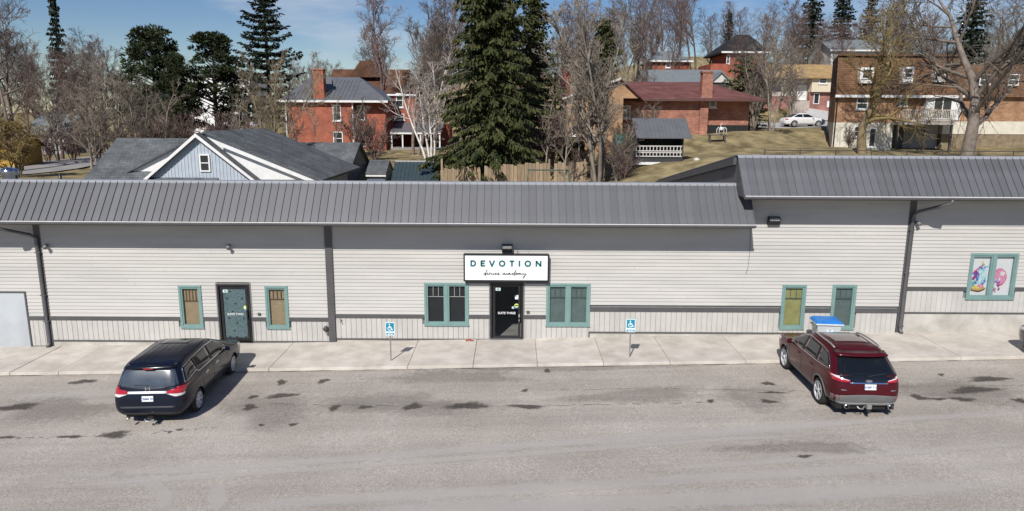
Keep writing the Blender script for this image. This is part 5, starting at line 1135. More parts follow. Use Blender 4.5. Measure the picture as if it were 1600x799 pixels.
# --- houses up the street
d0 = 92; xa = at(1200, 140, d0).x; xm_ = at(1268, 140, d0).x; xb = at(1322, 140, d0).x; zt = at(1290, 122, d0).z
H = house('beige_split_house', (xa+xb)/2, d0, 8.2, 'beige two-level house with tan roof and white doors up the street')
walls(H, xa, xm_, d0+1.2, d0+9, 6.5, zt-.002, mat('pink_grey_siding', (.50, .47, .44), .8, var=.1)); walls(H, xm_+.002, xb, d0, d0+9, at(1290, 144, d0).z, zt, mat('beige_siding', (.62, .54, .40), .8, var=.08)); walls(H, xm_+.004, xb, d0+.5, d0+9, 6.5, at(1290, 144, d0).z-.003, brickmat('pink_brick', (.28, .11, .09), (.36, .16, .13), (.3, .22, .2)))
walls(H, xa, xm_-.3, d0+1.17, d0+2, 6.5, at(1230, 150, d0).z, brickmat('pink_brick', (0,0,0), (0,0,0), (0,0,0)))
hip(H, xa, xb, d0, d0+9, zt+.1, at(1260, 101, d0+4.5).z, xa+1.5, xb-.5, d0+4.5, sh_tan, .5)
hwp(H, 1280, 1292, 122, 131, d0); hwp(H, 1245.5, 1260, 133, 157, d0+1.15, mull=False, sill=False, pane=white_m); hwp(H, 1271, 1280, 146, 163, d0+.48, mull=False, sill=False); hwp(H, 1222, 1236, 122, 134, d0+1.15); hwp(H, 1205, 1216, 122, 134, d0+1.15)
hwp(H, 1292, 1299, 158, 168, d0+.48, mull=False, sill=False, pane=white_m)
MB().box(at(1252, 160, d0-1).x-.9, at(1252, 160, d0-1).x+1.1, Wd(d0-.9), Wd(d0+1.1), 6.5, at(1252, 158, d0).z).build('step', mat('step_stone', (.42, .36, .32), .9), H)
d0 = 112; x0 = at(1115, 90, d0).x; x1 = at(1196, 90, d0).x; ze = at(1150, 82, d0).z
H = house('black_roof_house', (x0+x1)/2, d0, 13, 'red brick house with steep black roof at the top of the hill')
walls(H, x0+2.2, x1, d0, d0+9, 11, ze, red_b); hip(H, x0+1.5, x1, d0, d0+9, ze, at(1160, 54, d0+4).z, at(1152, 54, d0+4).x, at(1172, 54, d0+4).x, d0+4.5, sh_black, .6)
MB().box(x0+1, x1+.6, Wd(d0-.65), Wd(d0-.5), ze-.15, ze+.1).build('fascia', white_m, H)
walls(H, x0-.5, x0+2.19, d0-.5, d0+7, 11, at(1110, 100, d0).z, red_b2); hwp(H, 1135, 1140, 86, 100, d0); hwp(H, 1165, 1172, 88, 100, d0)
d0 = 88; x0 = at(1012, 120, d0).x; x1 = at(1140, 120, d0).x
H = house('grey_roof_house', (x0+x1)/2, d0, 8, 'grey-roofed house with white eaves behind the brick bungalow')
ze = at(1070, 131, d0).z; walls(H, x0, x1, d0, d0+9, 7, ze, mat('pale_siding', (.55, .54, .50), .8)); gable_x(H, x0, x1, d0, d0+9, ze, at(1070, 111, d0+4.5).z, mat('slate_roof', (.16, .18, .19), .8, var=.15), MATS['pale_siding'], .3)
gable_y(H, at(1105, 130, d0).x, at(1136, 130, d0).x, d0-1.5, d0+4, ze+.1, at(1120, 115, d0).z, MATS['slate_roof'], MATS['pale_siding'], .25); MB().box(x0-.3, x1, Wd(d0-.4), Wd(d0-.3), ze-.25, ze-.02).build('fascia', white_m, H)
d0 = 100; x0 = at(1020, 90, d0).x; x1 = at(1078, 90, d0).x; ze = at(1050, 95, d0).z
H = house('brick_cottage', (x0+x1)/2, d0, 10, 'small dim brick cottage among the bare trees on the hill')
walls(H, x0, x1, d0, d0+8, 8, ze, red_b2); hip(H, x0, x1, d0, d0+8, ze, at(1050, 80, d0+4).z, x0+2, x1-2, d0+4, MATS['slate_roof'], .4); MB().box(x0-.4, x1+.4, Wd(d0-.5), Wd(d0-.41), ze-.2, ze).build('fascia', white_m, H); hwp(H, 1040, 1048, 97, 106, d0)
d0 = 105; x0 = at(1300, 70, d0).x; x1 = at(1345, 70, d0).x; ze = at(1320, 78, d0).z
H = house('hill_house', (x0+x1)/2, d0, 12, 'grey house with white trim half hidden on the hill at upper right')
walls(H, x0, x1+4, d0, d0+8, 9, ze, MATS['pale_siding']); gable_x(H, x0, x1+4, d0, d0+8, ze, at(1320, 64, d0+4).z, MATS['slate_roof'], MATS['pale_siding'], .3); MB().box(x0-.3, x1+4.3, Wd(d0-.4), Wd(d0-.3), ze-.22, ze-.02).build('fascia', white_m, H)
for k, (pa, pb, pe, pr, dd, nm) in enumerate(((1545, 1600, 96, 84, 112, 'dark-roofed house behind the big bare tree at right'), (1498, 1530, 106, 97, 96, 'small gabled house with white bargeboards behind the terrace'))):
    x0 = at(pa, 90, dd).x; x1 = at(pb, 90, dd).x; ze = at(pa, pe, dd).z
    H = house('far_house', (x0+x1)/2, dd, 11, nm); walls(H, x0, x1, dd, dd+8, 8.5, ze, mat('far_siding', (.5, .48, .44), .8)); gable_y(H, x0, x1, dd, dd+8, ze, at(pa, pr, dd).z, MATS['slate_roof'], MATS['far_siding'], .3)
    for sg in (-1, 1): xm = (x0+x1)/2; MB().prism([(xm, Wd(dd-.34), at(pa, pr, dd).z+.16), (xm+sg*((x1-x0)/2+.3), Wd(dd-.34), ze), (xm+sg*((x1-x0)/2+.3), Wd(dd-.34), ze-.2), (xm, Wd(dd-.34), at(pa, pr, dd).z-.05)], (0, .05, 0)).build('bargeboard', white_m, H)
# white apartment block seen through the pines, little brick house, yellow garage and white cottage on the left
d0 = 130; x0 = at(296, 150, d0).x; x1 = at(392, 150, d0).x; zt = at(340, 121, d0).z
H = house('white_block', (x0+x1)/2, d0, 5, 'white three-storey block glimpsed between the pines', 'building')
walls(H, x0, x1, d0, d0+10, 3, zt, mat('bright_render', (.78, .78, .76), .7, var=.05)); MB().box(x0-.2, x1+.2, Wd(d0-.2), Wd(d0+10.2), zt+.002, zt+.3).build('roof', sh_black, H)
for i in range(8):
    for j in range(3):
        px = 301+i*11.5; hwp(H, px, px+5, 129+j*17, 138+j*17, d0, sill=False, t=.12)
d0 = 100; x0 = at(214, 170, d0).x; x1 = at(252, 170, d0).x
H = house('small_brick_house', (x0+x1)/2, d0, 4.6, 'small orange brick house behind bare trees at left'); walls(H, x0, x1, d0, d0+7, 3, at(230, 153, d0).z, town_b); gable_y(H, x0, x1, d0, d0+7, at(230, 153, d0).z, at(230, 134, d0).z, sh_grey, town_b); hwp(H, 236, 243, 152, 166, d0); hwp(H, 222, 229, 170, 184, d0)
d0 = 70; x0 = at(-30, 240, d0).x; x1 = at(34, 240, d0).x
H = house('yellow_garage', (x0+x1)/2, d0, 2.6, 'mustard yellow boarded garage at the left edge', 'garage'); ym = mat('mustard_boards', (.55, .33, .06), .8, var=.12)
walls(H, x0, x1, d0, d0+3, 2, at(20, 228, d0).z, mat('mustard_core', (.30, .18, .04), .9)); gable_x(H, x0, x1, d0, d0+3, at(20, 228, d0).z, at(20, 214, d0).z, sh_brown, ym, .3)
z = 2.6; zt = at(20, 228, d0).z
while z < zt-.1: MB().box(x0, x1+.02, Wd(d0)-.04, Wd(d0)-.003, z, z+.20).build('board', ym, H); z += .215
d0 = 92; x0 = at(45, 225, d0).x; x1 = at(104, 225, d0).x
H = house('white_cottage', (x0+x1)/2, d0, 2.9, 'white cottage with porch windows beyond the road at left'); walls(H, x0, x1, d0, d0+7, 2, at(70, 208, d0).z, mat('grey_clap', (.36, .36, .36), .8)); gable_x(H, x0, x1, d0, d0+7, at(70, 208, d0).z, at(70, 180, d0).z, MATS['slate_roof'], MATS['grey_clap'], .4)
for a in (55, 79, 92): hwp(H, a, a+8, 217, 233, d0, t=.16)
# --- roads, fences and yard things
road_m = mat('worn_road', (.28, .265, .25), .9, var=.14, scale=.6, bump=.2, detail=8)
def ribbon(name, pts, w, m, lift=.06):
    P = [Vector((x, Wd(d), 0)) for x, d in pts]; n = 30; Q = []
    for i in range(n+1):
        t = i/n*(len(P)-1); k = min(int(t), len(P)-2); Q.append(P[k].lerp(P[k+1], t-k))
    for _ in range(3): Q = [Q[0]]+[(Q[i-1]+Q[i]*2+Q[i+1])/4 for i in range(1, n)]+[Q[-1]]
    mb = MB()
    for i, q in enumerate(Q):
        dd = (Q[min(i+1, n)]-Q[max(i-1, 0)]).normalized(); s = Vector((-dd.y, dd.x, 0))
        for k in range(5):
            x = q+s*(w*(k/4-.5)); mb.v.append((x.x, x.y, T(x.x, x.y-CAM.y)+lift+(.05 if k in (1, 2, 3) else 0)))
    mb.f = [(i*5+k, (i+1)*5+k, (i+1)*5+k+1, i*5+k+1)[::-1] for i in range(n) for k in range(4)]
    return tag(mb.build(name, m, smooth=True), kind='structure')
ribbon('road', [(at(-260, 285, 58).x, 52), (at(30, 280, 66).x, 66), (at(150, 258, 80).x, 80), (at(250, 240, 100).x, 105), (-50, 150)], 8.5, road_m, .12)
ribbon('street', [(17, 79), (26, 80.5), (36, 81.5), (50, 83), (75, 86)], 6.5, mat('pale_road', (.40, .39, .38), .9, var=.1, scale=.6), .10)
ribbon('driveway', [(at(1305, 168, 88).x, 93), (at(1290, 180, 84).x, 85)], 3.0, mat('pale_drive', (.48, .47, .46), .9), .16)
p = at(1253, 195, 77.5)
build_sedan('parked_saloon', (p.x, p.y, T(p.x, 77.5)+.06), R(-84), 'white saloon car parked on the street in the right background')
x = p.x
ribbon('parking_strip', [(x-6, 77.6), (x+6, 77.6)], 2.6, MATS['pale_road'], .05)
plank_m = mat('fence_wood', (.30, .22, .14), .85, var=.25, scale=3, objrand=.22, stretch=(6, 6, .6))
d0 = 47.6; F0 = at(688, 270, d0).x; F1 = at(917, 270, d0).x
FT = thing('wooden_fence', ((F0+F1)/2, Wd(d0), T(0, d0)), 'weathered tan board fence below the large spruce', 'fence')
n = 40; rr = random.Random(31)
for i in range(n):
    x = F0+(F1-F0)*i/n; w = (F1-F0)/n; t_ = i/n; top = at(690, 264, d0).z*(1-t_)+at(915, 251, d0).z*t_+rr.uniform(-.09, .09); g = T(x, d0)-.3
    if rr.random() < .04: continue
    MB().box(x+.01, x+w-.008, Wd(d0)-.02+rr.uniform(-.012, .012), Wd(d0)+.012, g, top).build('board', plank_m, FT)
for z_ in (.5, 1.4):
    for i in range(8):
        xa_ = F0+(F1-F0)*i/8; xb_ = F0+(F1-F0)*(i+1)/8; MB().hexa([(xa_, Wd(d0)+.03, T(xa_, d0)+z_), (xb_, Wd(d0)+.03, T(xb_, d0)+z_), (xb_, Wd(d0)+.08, T(xb_, d0)+z_), (xa_, Wd(d0)+.08, T(xa_, d0)+z_), (xa_, Wd(d0)+.03, T(xa_, d0)+z_+.09), (xb_, Wd(d0)+.03, T(xb_, d0)+z_+.09), (xb_, Wd(d0)+.08, T(xb_, d0)+z_+.09), (xa_, Wd(d0)+.08, T(xa_, d0)+z_+.09)]).build('rail', plank_m, FT)
for px in (690, 775, 858, 914): x = at(px, 260, d0).x; MB().box(x-.06, x+.06, Wd(d0)+.09, Wd(d0)+.2, T(x, d0)-.3, at(px, 250, d0).z+.05).build('post', plank_m, FT)
p = at(857, 270, 45.5); z = T(p.x, 45.5); SW = thing('swing_frame', (p.x, p.y, z), 'dark green garden swing frame in front of the board fence', 'swing'); sm = mat('green_tube', (.03, .09, .07), .5)
za = at(857, 266, 45.5).z
for dx in (-1.3, 1.3):
    for dy in (-.6, .6): MB().tube([(p.x+dx, p.y, za), (p.x+dx*1.15, p.y+dy, z-.1)], .035, 6).build('leg', sm, SW)
MB().tube([(p.x-1.35, p.y, za), (p.x+1.35, p.y, za)], .04, 6).build('top_bar', sm, SW)
MB().tube([(p.x-.3, p.y, za), (p.x-.3, p.y, z+.6)], .012, 5).build('chain', sm, SW); MB().tube([(p.x+.3, p.y, za), (p.x+.3, p.y, z+.6)], .012, 5).build('chain', sm, SW); MB().box(p.x-.35, p.x+.35, p.y-.12, p.y+.12, z+.55, z+.599).build('seat', sm, SW)
d0 = 46; x0 = at(1195, 236, d0).x; x1 = at(1640, 236, d0).x
CF = thing('chain_link_fence', ((x0+x1)/2, Wd(d0), T((x0+x1)/2, d0)), 'dark rail fence running along behind the taller roof', 'fence'); dm_ = mat('dark_rail', (.06, .055, .05), .6)
zr = at(1400, 236, d0).z
for i in range(9):
    x = x0+(x1-x0)*i/8; MB().tube([(x, Wd(d0), T(x, d0)-.3), (x, Wd(d0), zr+.07)], .035, 6).build('post', dm_, CF)
MB().tube([(x0, Wd(d0), zr), (x1, Wd(d0), zr)], .028, 6).build('rail', dm_, CF)
for k in range(5): MB().tube([(x0, Wd(d0), zr-.28*(k+1)), (x1, Wd(d0), zr-.28*(k+1))], .006, 4).build('wire', dm_, CF)
# low yard clutter left of the open shed: a green sheet, a pale stump, boulders
rr = random.Random(77); st_m = mat('field_stone', (.35, .33, .30), .9, var=.25, scale=4)
def rock(px, py, d, s, m, name, label, cat):
    p = at(px, py, d); z = T(p.x, d); bm = bmesh.new(); bmesh.ops.create_icosphere(bm, subdivisions=2, radius=s)
    for v in bm.verts: v.co *= 1+rr.uniform(-.14, .14); v.co.z *= .7
    me = bpy.data.meshes.new(name); bm.to_mesh(me); bm.free(); me.materials.append(m); o = bpy.data.objects.new(name, me); C.objects.link(o); o.location = (p.x, p.y, z+s*.3); return tag(o, label, cat)
rock(1089, 243, 49, .22, mat('pale_ball', (.6, .58, .54), .8), 'lawn_boulder', 'small pale stone on the lawn right of the open shed', 'stone')
rock(958, 276, 46.5, .22, mat('snow_patch', (.7, .7, .72), .8), 'snow_heap', 'low remnant of snow at the foot of the multi-stemmed tree', 'snow')
rock(985, 248, 52, .35, st_m, 'garden_stone', 'grey garden stone left of the open shed', 'stone'); rock(975, 252, 51, .28, st_m, 'garden_stone', 'smaller grey stone next to the multi-stemmed tree', 'stone')
p = at(982, 194, 57); G = thing('tarp_cover', (p.x, p.y, T(p.x, 57)), 'dark green tarp-covered frame behind the bare tree', 'tarp'); MB().prism([(p.x-1.2, p.y-.8, T(p.x, 57)+1.2), (p.x+1.2, p.y-.8, T(p.x, 57)+1.2), (p.x+1.0, p.y-.6, T(p.x, 57)+1.9), (p.x-1.0, p.y-.6, T(p.x, 57)+1.9)], (0, 1.6, 0)).build('sheet', mat('green_tarp', (.02, .12, .10), .6), G)
for dx in (-1.1, 1.1): MB().box(p.x+dx-.05, p.x+dx+.05, p.y-.7, p.y-.6, T(p.x, 57)-.1, T(p.x, 57)+1.199).build('leg', dark_s, G)

# ------------------------------------------------------------------ trees
bark = {k: mat('bark_'+k, c, .9, var=.3, scale=2.2, bump=.5, bscale=14, objrand=.12) for k, c in dict(grey=(.25,.215,.175), brown=(.17,.13,.105), dark=(.055,.045,.042), birch=(.66,.63,.58), umber=(.17,.14,.115), lichen=(.215,.165,.09), ochre=(.30,.24,.15), red=(.135,.085,.075)).items()}
twig = {k: mat('twig_'+k, c, .9, var=.3, scale=1.2, objrand=.15) for k, c in dict(grey=(.215,.18,.145), brown=(.15,.115,.095), dark=(.06,.05,.048), birch=(.42,.37,.33), umber=(.16,.13,.105), lichen=(.23,.17,.07), ochre=(.25,.20,.13), red=(.165,.115,.10), yellow=(.50,.34,.06)).items()}
def bare(seed, Hh, stems=1, lean=.08, trunk=.3, rad=.22, n1=13, n2=8, n3=6, n4=3, ang=50, up=.25, droop=0.0, rmin=.011, len1=.46, wob=.16):
    """returns (trunk MB, crown MB) for a leafless tree of height Hh standing at the origin"""
    rr = random.Random(seed); tr = MB(); cw = MB()
    def branch(mb, p, d, L, r, r1, segs, sides, upw, jit):
        P = [p]; q = p; dd = d
        for i in range(segs):
            dd = (dd+Vector((rr.gauss(0, jit), rr.gauss(0, jit), rr.gauss(0, jit)+upw))).normalized(); q = q+dd*(L/segs); P.append(q)
        rs = [max(rmin, r+(r1-r)*(i/segs)) for i in range(segs+1)]; mb.tube(P, rs, sides, cap=False); return P, rs, dd
    def pt(P, t):
        k = min(int(t*(len(P)-1)), len(P)-2); f = t*(len(P)-1)-k; return P[k].lerp(P[k+1], f), (P[k+1]-P[k]).normalized()
    def off(d, a):
        o = d.orthogonal().normalized(); o.rotate(Matrix.Rotation(rr.uniform(0, 6.283), 3, d)); return (d*math.cos(a)+o*math.sin(a)).normalized()
    for s in range(stems):
        a = 6.283*s/stems+rr.uniform(-.4, .4); ln = lean*(1 if stems == 1 else rr.uniform(.6, 1.3))
        d = Vector((math.cos(a)*ln, math.sin(a)*ln, 1)).normalized(); base = Vector((math.cos(a), math.sin(a), 0))*(rad*.8 if stems > 1 else 0)-Vector((0, 0, .3))
        hs = Hh*(1 if s == 0 else rr.uniform(.75, 1.0))
        P, rs, _ = branch(tr, base, d, hs*.97, rad*(1 if stems == 1 else .65), rmin*1.5, 9, 7, .05, wob*.5)
        for i in range(n1):
            t = trunk+(1-trunk)*(i+rr.random())/n1*.98; p1, d1 = pt(P, t); L1 = hs*len1*(1-.62*(t-trunk)/(1-trunk))*rr.uniform(.65, 1.15); r1 = max(rmin*2, rad*.52*(1-t)+.02)
            P1, rs1, _ = branch(cw, p1, off(d1, R(ang)*rr.uniform(.65, 1.2)), L1, r1, rmin*1.4, 5, 5, up*.35, wob)
            for j in range(n2):
                t2 = .18+.82*(j+rr.random())/n2*.99; p2, d2 = pt(P1, t2); L2 = L1*rr.uniform(.28, .5)*(1.15-.5*t2)
                P2, rs2, _ = branch(cw, p2, off(d2, R(rr.uniform(28, 60))), L2, max(rmin*1.6, r1*(1-t2)*.6), rmin*1.1, 3, 4, up*.4-droop*.3, wob)
                for k in range(n3):
                    t3 = .15+.85*(k+rr.random())/n3*.99; p3, d3 = pt(P2, t3); L3 = L2*rr.uniform(.3, .65)
                    P3, rs3, _ = branch(cw, p3, off(d3, R(rr.uniform(25, 55))), L3, rmin*1.3, rmin*.9, 2, 3, up*.4-droop, wob)
                    for m_ in range(n4):
                        p4, d4 = pt(P3, rr.uniform(.15, .98)); L4 = L3*rr.uniform(.35, .75)
                        branch(cw, p4, off(d4, R(rr.uniform(20, 50))), L4, rmin, rmin*.7, 1, 3, up*.3-droop, wob)
    return tr, cw
def leafquads(cw, pos, dirs, L, Wd_, rr_np):
    """many small needle sprays: pos (n,3), dirs (n,3)"""
    n = len(pos); rnd = rr_np.normal(size=(n, 3)); s = np.cross(dirs, rnd); s /= (np.linalg.norm(s, axis=1, keepdims=True)+1e-9)
    L = (L*rr_np.uniform(.6, 1.3, n))[:, None]; w = (Wd_*rr_np.uniform(.6, 1.3, n))[:, None]
    a = pos-s*w*.35; b = pos+s*w*.35; c = pos+dirs*L*.6+s*w*.5; d = pos+dirs*L; e = pos+dirs*L*.6-s*w*.5
    V = np.stack([a, b, c, d, e], 1).reshape(-1, 3); k = len(cw.v); cw.v += V.tolist(); cw.f += [(k+5*i, k+5*i+1, k+5*i+2, k+5*i+3, k+5*i+4) for i in range(n)]
def spruce(seed, Hh, Rr, base=.06, step=.42, per=7, droop=.35, dens=.20, spr=.34, w=.15, power=.8, gap=0.0, hang=.5):
    rr = random.Random(seed); rn = np.random.RandomState(seed); tr = MB(); cw = MB(); br = MB()
    tr.tube([(0, 0, -.4), (.05, 0, Hh*.4), (0, .03, Hh*.8), (0, 0, Hh)], [Hh*.018, Hh*.013, Hh*.006, .015], 7)
    z = Hh*base
    while z < Hh*.985:
        f = 1-z/Hh; Lb = Rr*(f**power)*rr.uniform(.8, 1.1)+.12; ph = rr.uniform(0, 6.28)
        for k in range(per):
            if rr.random() < gap: continue
            a = ph+6.283*k/per+rr.uniform(-.3, .3); L = Lb*rr.uniform(.5, 1.22); n = max(3, int(L/dens)); t = np.linspace(.10, 1, n)
            sag = droop*(.5+.8*f); out = np.array([math.cos(a), math.sin(a), 0]); sd = np.array([-math.sin(a), math.cos(a), 0])
            zz = z-sag*L*t*t*.8+.22*L*t**3+rr.uniform(-.1, .1)
            axis = out[None]*(L*t)[:, None]; axis[:, 2] = zz
            tr_p = [tuple(axis[0]*[.1, .1, 1]), tuple(axis[n//2]), tuple(axis[-1])]; br.tube([Vector(p) for p in tr_p], [.035, .022, .008], 3, cap=False)
            for sg in (-1, 1, 0):
                wid = (.34*L*(1-t)**.6*(t**.35))[:, None]*rn.uniform(.3, 1.0, (n, 1)) if sg else np.zeros((n, 1))
                for rep in range(2 if sg else 1):
                    pos = axis+sd[None]*sg*wid*rn.uniform(.1, 1.0, (n, 1))+rn.normal(0, .05, (n, 3)); pos[:, 2] -= wid[:, 0]*.25
                    dr = out[None]*.7+sd[None]*sg*.75+np.array([0, 0, -hang])[None]+rn.normal(0, .35, (n, 3)); dr /= np.linalg.norm(dr, axis=1, keepdims=True); leafquads(cw, pos, dr, spr, w, rn)
        z += step*(.55+.6*f)*rr.uniform(.85, 1.15)
    return tr, br, cw
def pine(seed, Hh, Rr, base=.3, clumps=70, per=95):
    rr = random.Random(seed); rn = np.random.RandomState(seed); tr = MB(); br = MB(); cw = MB()
    tr.tube([(0, 0, -.4), (.1, .1, Hh*.4), (-.1, 0, Hh*.75), (0, 0, Hh*.95)], [Hh*.02, Hh*.016, Hh*.010, .05], 8)
    for i in range(clumps):
        f = rr.random()**.8; z = Hh*(base+(1-base)*f); prof = math.sin(math.pi*min(1, .22+.74*f))**.7; r = Rr*prof*math.sqrt(rr.uniform(.12, 1)); a = rr.uniform(0, 6.28)
        c = np.array([r*math.cos(a), r*math.sin(a), z]); s = rr.uniform(.55, 1.05)*Rr*.27
        br.tube([(0, 0, z-.25*r-.3), tuple(c*[.6, .6, 1]-[0, 0, .15]), tuple(c)], [.09, .05, .02], 4, cap=False)
        p = rn.normal(size=(per, 3)); p /= np.linalg.norm(p, axis=1, keepdims=True); rad = rn.uniform(.45, 1, (per, 1)); pos = c+p*rad*np.array([s, s, s*.42]); d = p*np.array([1, 1, .6])+np.array([0, 0, .45])+rn.normal(0, .3, (per, 3)); d /= np.linalg.norm(d, axis=1, keepdims=True)
        leafquads(cw, pos, d, .40, .17, rn)
    return tr, br, cw
def needles(name, c1, c2):
    return mat(name, c1, .8, col2=c2, scale=.9, spec=.2, objrand=.12, detail=9)
nd = dict(spruce=needles('spruce_needles', (.020, .034, .012), (.082, .086, .028)), dark=needles('dark_needles', (.010, .018, .012), (.032, .042, .022)), pine=needles('pine_needles', (.016, .030, .014), (.070, .080, .034)), olive=needles('olive_needles', (.03, .04, .014), (.085, .088, .032)))
class Proto: pass
def place(kind, pr, px, d, H, label, group=None, rz=None, name='bare_tree', cat='tree', sx=1.0, off=0.0):
    x = at(px, 200, d).x; z = T(x, d)+off; s = H/pr['H']
    t = thing(name, (x, Wd(d), z), label, cat, group, rz if rz is not None else (px*.37+d) % 6.28); t.scale = (s*sx, s*sx, s)
    for nm, me in pr['parts']:
        o = newchild(nm, me, t)
        if nm in ('branches', 'needles'): o['kind'] = 'stuff'
    return t
def mk(mbs, mats, names, H):
    parts = []
    for mb, m, n in zip(mbs, mats, names):
        me = bpy.data.meshes.new(n); me.from_pydata(mb.v, [], mb.f); me.materials.append(m)
        if n != 'needles': me.polygons.foreach_set('use_smooth', [True]*len(me.polygons))
        parts.append((n, me))
    return dict(H=H, parts=parts)
def mkbare(col, seed, H, **k):
    return mk(bare(seed, H, **k), (bark[col], twig[col]), ('trunk', 'crown'), H)
def mkcon(fn, bk, n, seed, H, *a, **k):
    return mk(fn(seed, H, *a, **k), (bark[bk], bark[bk], nd[n]), ('trunk', 'branches', 'needles'), H)
# foreground-sized individuals
place(0, mkcon(spruce, 'brown', 'spruce', 11, 20, 4.6, base=.10, step=.40, per=9, droop=.5, dens=.16, spr=.38, w=.14, power=.60, hang=1.1, gap=.08), 766, 50.2, 20, 'huge dense green spruce in the middle rising out of the frame', name='spruce_tree', rz=.4, sx=.92)
place(0, mkcon(spruce, 'brown', 'olive', 12, 15, 3.0, base=.10, step=.45, per=8, dens=.2, power=.7), 832, 60, 14.5, 'narrower olive green spruce just right of the huge spruce', name='spruce_tree')
place(0, mkcon(spruce, 'dark', 'dark', 13, 17, 5.6, base=.16, step=.80, per=8, droop=.16, dens=.19, spr=.36, w=.17, power=.72, gap=.12, hang=.35), 424, 88, 19.5, 'dark layered spruce with open tiers left of the brick house', name='spruce_tree', rz=1.1)
place(0, mkcon(spruce, 'brown', 'olive', 14, 12, 3.0, base=.15, step=.5, per=7, dens=.2, power=.6), 938, 74, 12.5, 'olive conifer behind the multi-stemmed bare tree', name='spruce_tree')
fr_sp = mkcon(spruce, 'dark', 'dark', 15, 16, 3.0, base=.08, step=.6, per=6, dens=.26, spr=.45, w=.22, power=.8)
place(0, fr_sp, 1500, 96, 18, 'dark spruce behind the big bare tree at right', name='spruce_tree'); place(0, fr_sp, 1254, 128, 17, 'tall dark spruce on the skyline above the tan-roofed house', name='spruce_tree'); place(0, fr_sp, 1596, 92, 15.5, 'dark spruce cut by the right edge of the frame', name='spruce_tree'); place(0, fr_sp, 1344, 130, 15.5, 'slim dark spruce on the skyline above the townhouse', name='spruce_tree', sx=.7); place(0, fr_sp, 105, 105, 22, 'tall thin dark spruce poking above the bare wood at far left', name='spruce_tree', sx=.5); place(0, fr_sp, 1300, 135, 16, 'dark spruce between two others on the right skyline', name='spruce_tree'); place(0, fr_sp, 1130, 125, 13, 'distant dark conifer left of the black-roofed house', name='spruce_tree', sx=.7)
place(0, fr_sp, 1175, 84, 6.2, 'small conifer beside the brick bungalow', name='spruce_tree', sx=1.5)
pn = mkcon(pine, 'dark', 'pine', 21, 17, 4.8, base=.12, clumps=150, per=110); pn2 = mkcon(pine, 'dark', 'pine', 22, 17, 4.4, base=.10, clumps=140, per=110)
place(0, pn, 248, 92, 15.9, 'round-topped dark pine at the left, the taller of the two', name='pine_tree'); place(0, pn2, 340, 98, 14.6, 'broad dark pine between the taller pine and the layered spruce', name='pine_tree', sx=1.18); place(0, pn2, 283, 90, 12.5, 'lower dark pine filling the gap below the two tall pines', name='pine_tree', sx=.7, rz=2)
multi = mkbare('grey', 31, 13, stems=7, lean=.15, trunk=.20, rad=.24, n1=9, n2=7, n3=5, n4=2, ang=38, up=.42, len1=.34, rmin=.013)
place(0, multi, 936, 49, 13.2, 'broad multi-stemmed bare tree left of the open shed', rz=.7)
place(0, mkbare('lichen', 32, 10.5, stems=1, lean=.14, trunk=.24, rad=.36, n1=13, n2=7, n3=6, n4=2, ang=60, up=.12, len1=.52, wob=.3, rmin=.014), 1352, 51, 10.4, 'bare tree with mustard lichen in front of the townhouse', rz=2.6)
place(0, mkbare('umber', 33, 15, stems=1, lean=.10, trunk=.15, rad=.48, n1=17, n2=10, n3=7, n4=3, ang=62, up=.14, len1=.66, wob=.24, rmin=.014), 1514, 50, 14.8, 'big bare tree with thick forked trunk at the right', rz=.3)
place(0, mkbare('birch', 34, 11.5, stems=5, lean=.17, trunk=.25, rad=.18, n1=8, n2=7, n3=5, n4=2, ang=42, up=.22, len1=.34, rmin=.011), 673, 60, 11.2, 'white-barked birch clump behind the green metal roof shed', rz=1.4, name='birch_tree')
place(0, mkbare('ochre', 35, 11.5, stems=5, lean=.15, trunk=.2, rad=.17, n1=10, n2=8, n3=5, n4=2, ang=36, up=.36, len1=.36), 424, 58, 11.2, 'ochre multi-stemmed bare tree in front of the layered spruce', sx=.72)
tall = mkbare('brown', 36, 17, stems=2, lean=.12, trunk=.3, rad=.28, n1=13, n2=8, n3=6, n4=3, ang=48, up=.22, len1=.38); tall2 = mkbare('red', 37, 15, stems=1, lean=.06, trunk=.28, rad=.24, n1=16, n2=8, n3=6, n4=3, ang=44, up=.3, len1=.38); tall3 = mkbare('grey', 38, 14, stems=3, lean=.14, trunk=.22, rad=.24, n1=11, n2=7, n3=6, n4=3, ang=44, up=.28, len1=.38)
brush = mkbare('red', 39, 4.2, stems=7, lean=.35, trunk=.15, rad=.06, n1=7, n2=6, n3=4, n4=2, ang=40, up=.25, len1=.42, rmin=.010); thin = mkbare('grey', 40, 9, stems=1, lean=.05, trunk=.3, rad=.09, n1=11, n2=6, n3=4, n4=2, ang=40, up=.3, len1=.26)
place(0, tall, 648, 72, 17, 'tall bare tree rising behind the birch clump', rz=.2); place(0, tall2, 596, 88, 18, 'bare tree with fine crown above the brown roof'); place(0, tall, 24, 66, 17.5, 'dark many-limbed bare tree at the left edge', rz=2.1)
place(0, thin, 876, 45, 8.2, 'thin bare sapling in front of the board fence', rz=.5); place(0, thin, 222, 60, 9.5, 'slender pale bare tree in front of the taller pine'); place(0, thin, 176, 66, 9.0, 'slender pale tree standing by the blue house roof', rz=1.0); place(0, thin, 372, 62, 8.0, 'thin bare tree left of the ochre one')
place(0, thin, 520, 66, 6.5, 'thin bare tree against the brick house wall'); place(0, thin, 496, 70, 6.0, 'sapling in front of the brick house chimney side'); place(0, thin, 548, 67, 6.2, 'thin tree at the corner of the brick house')
place(0, tall3, 138, 57, 9.6, 'two-stemmed dark bare tree in front of the left road', rz=.6); place(0, tall3, 168, 60, 10.5, 'bare tree between the left road and the blue house', rz=3)
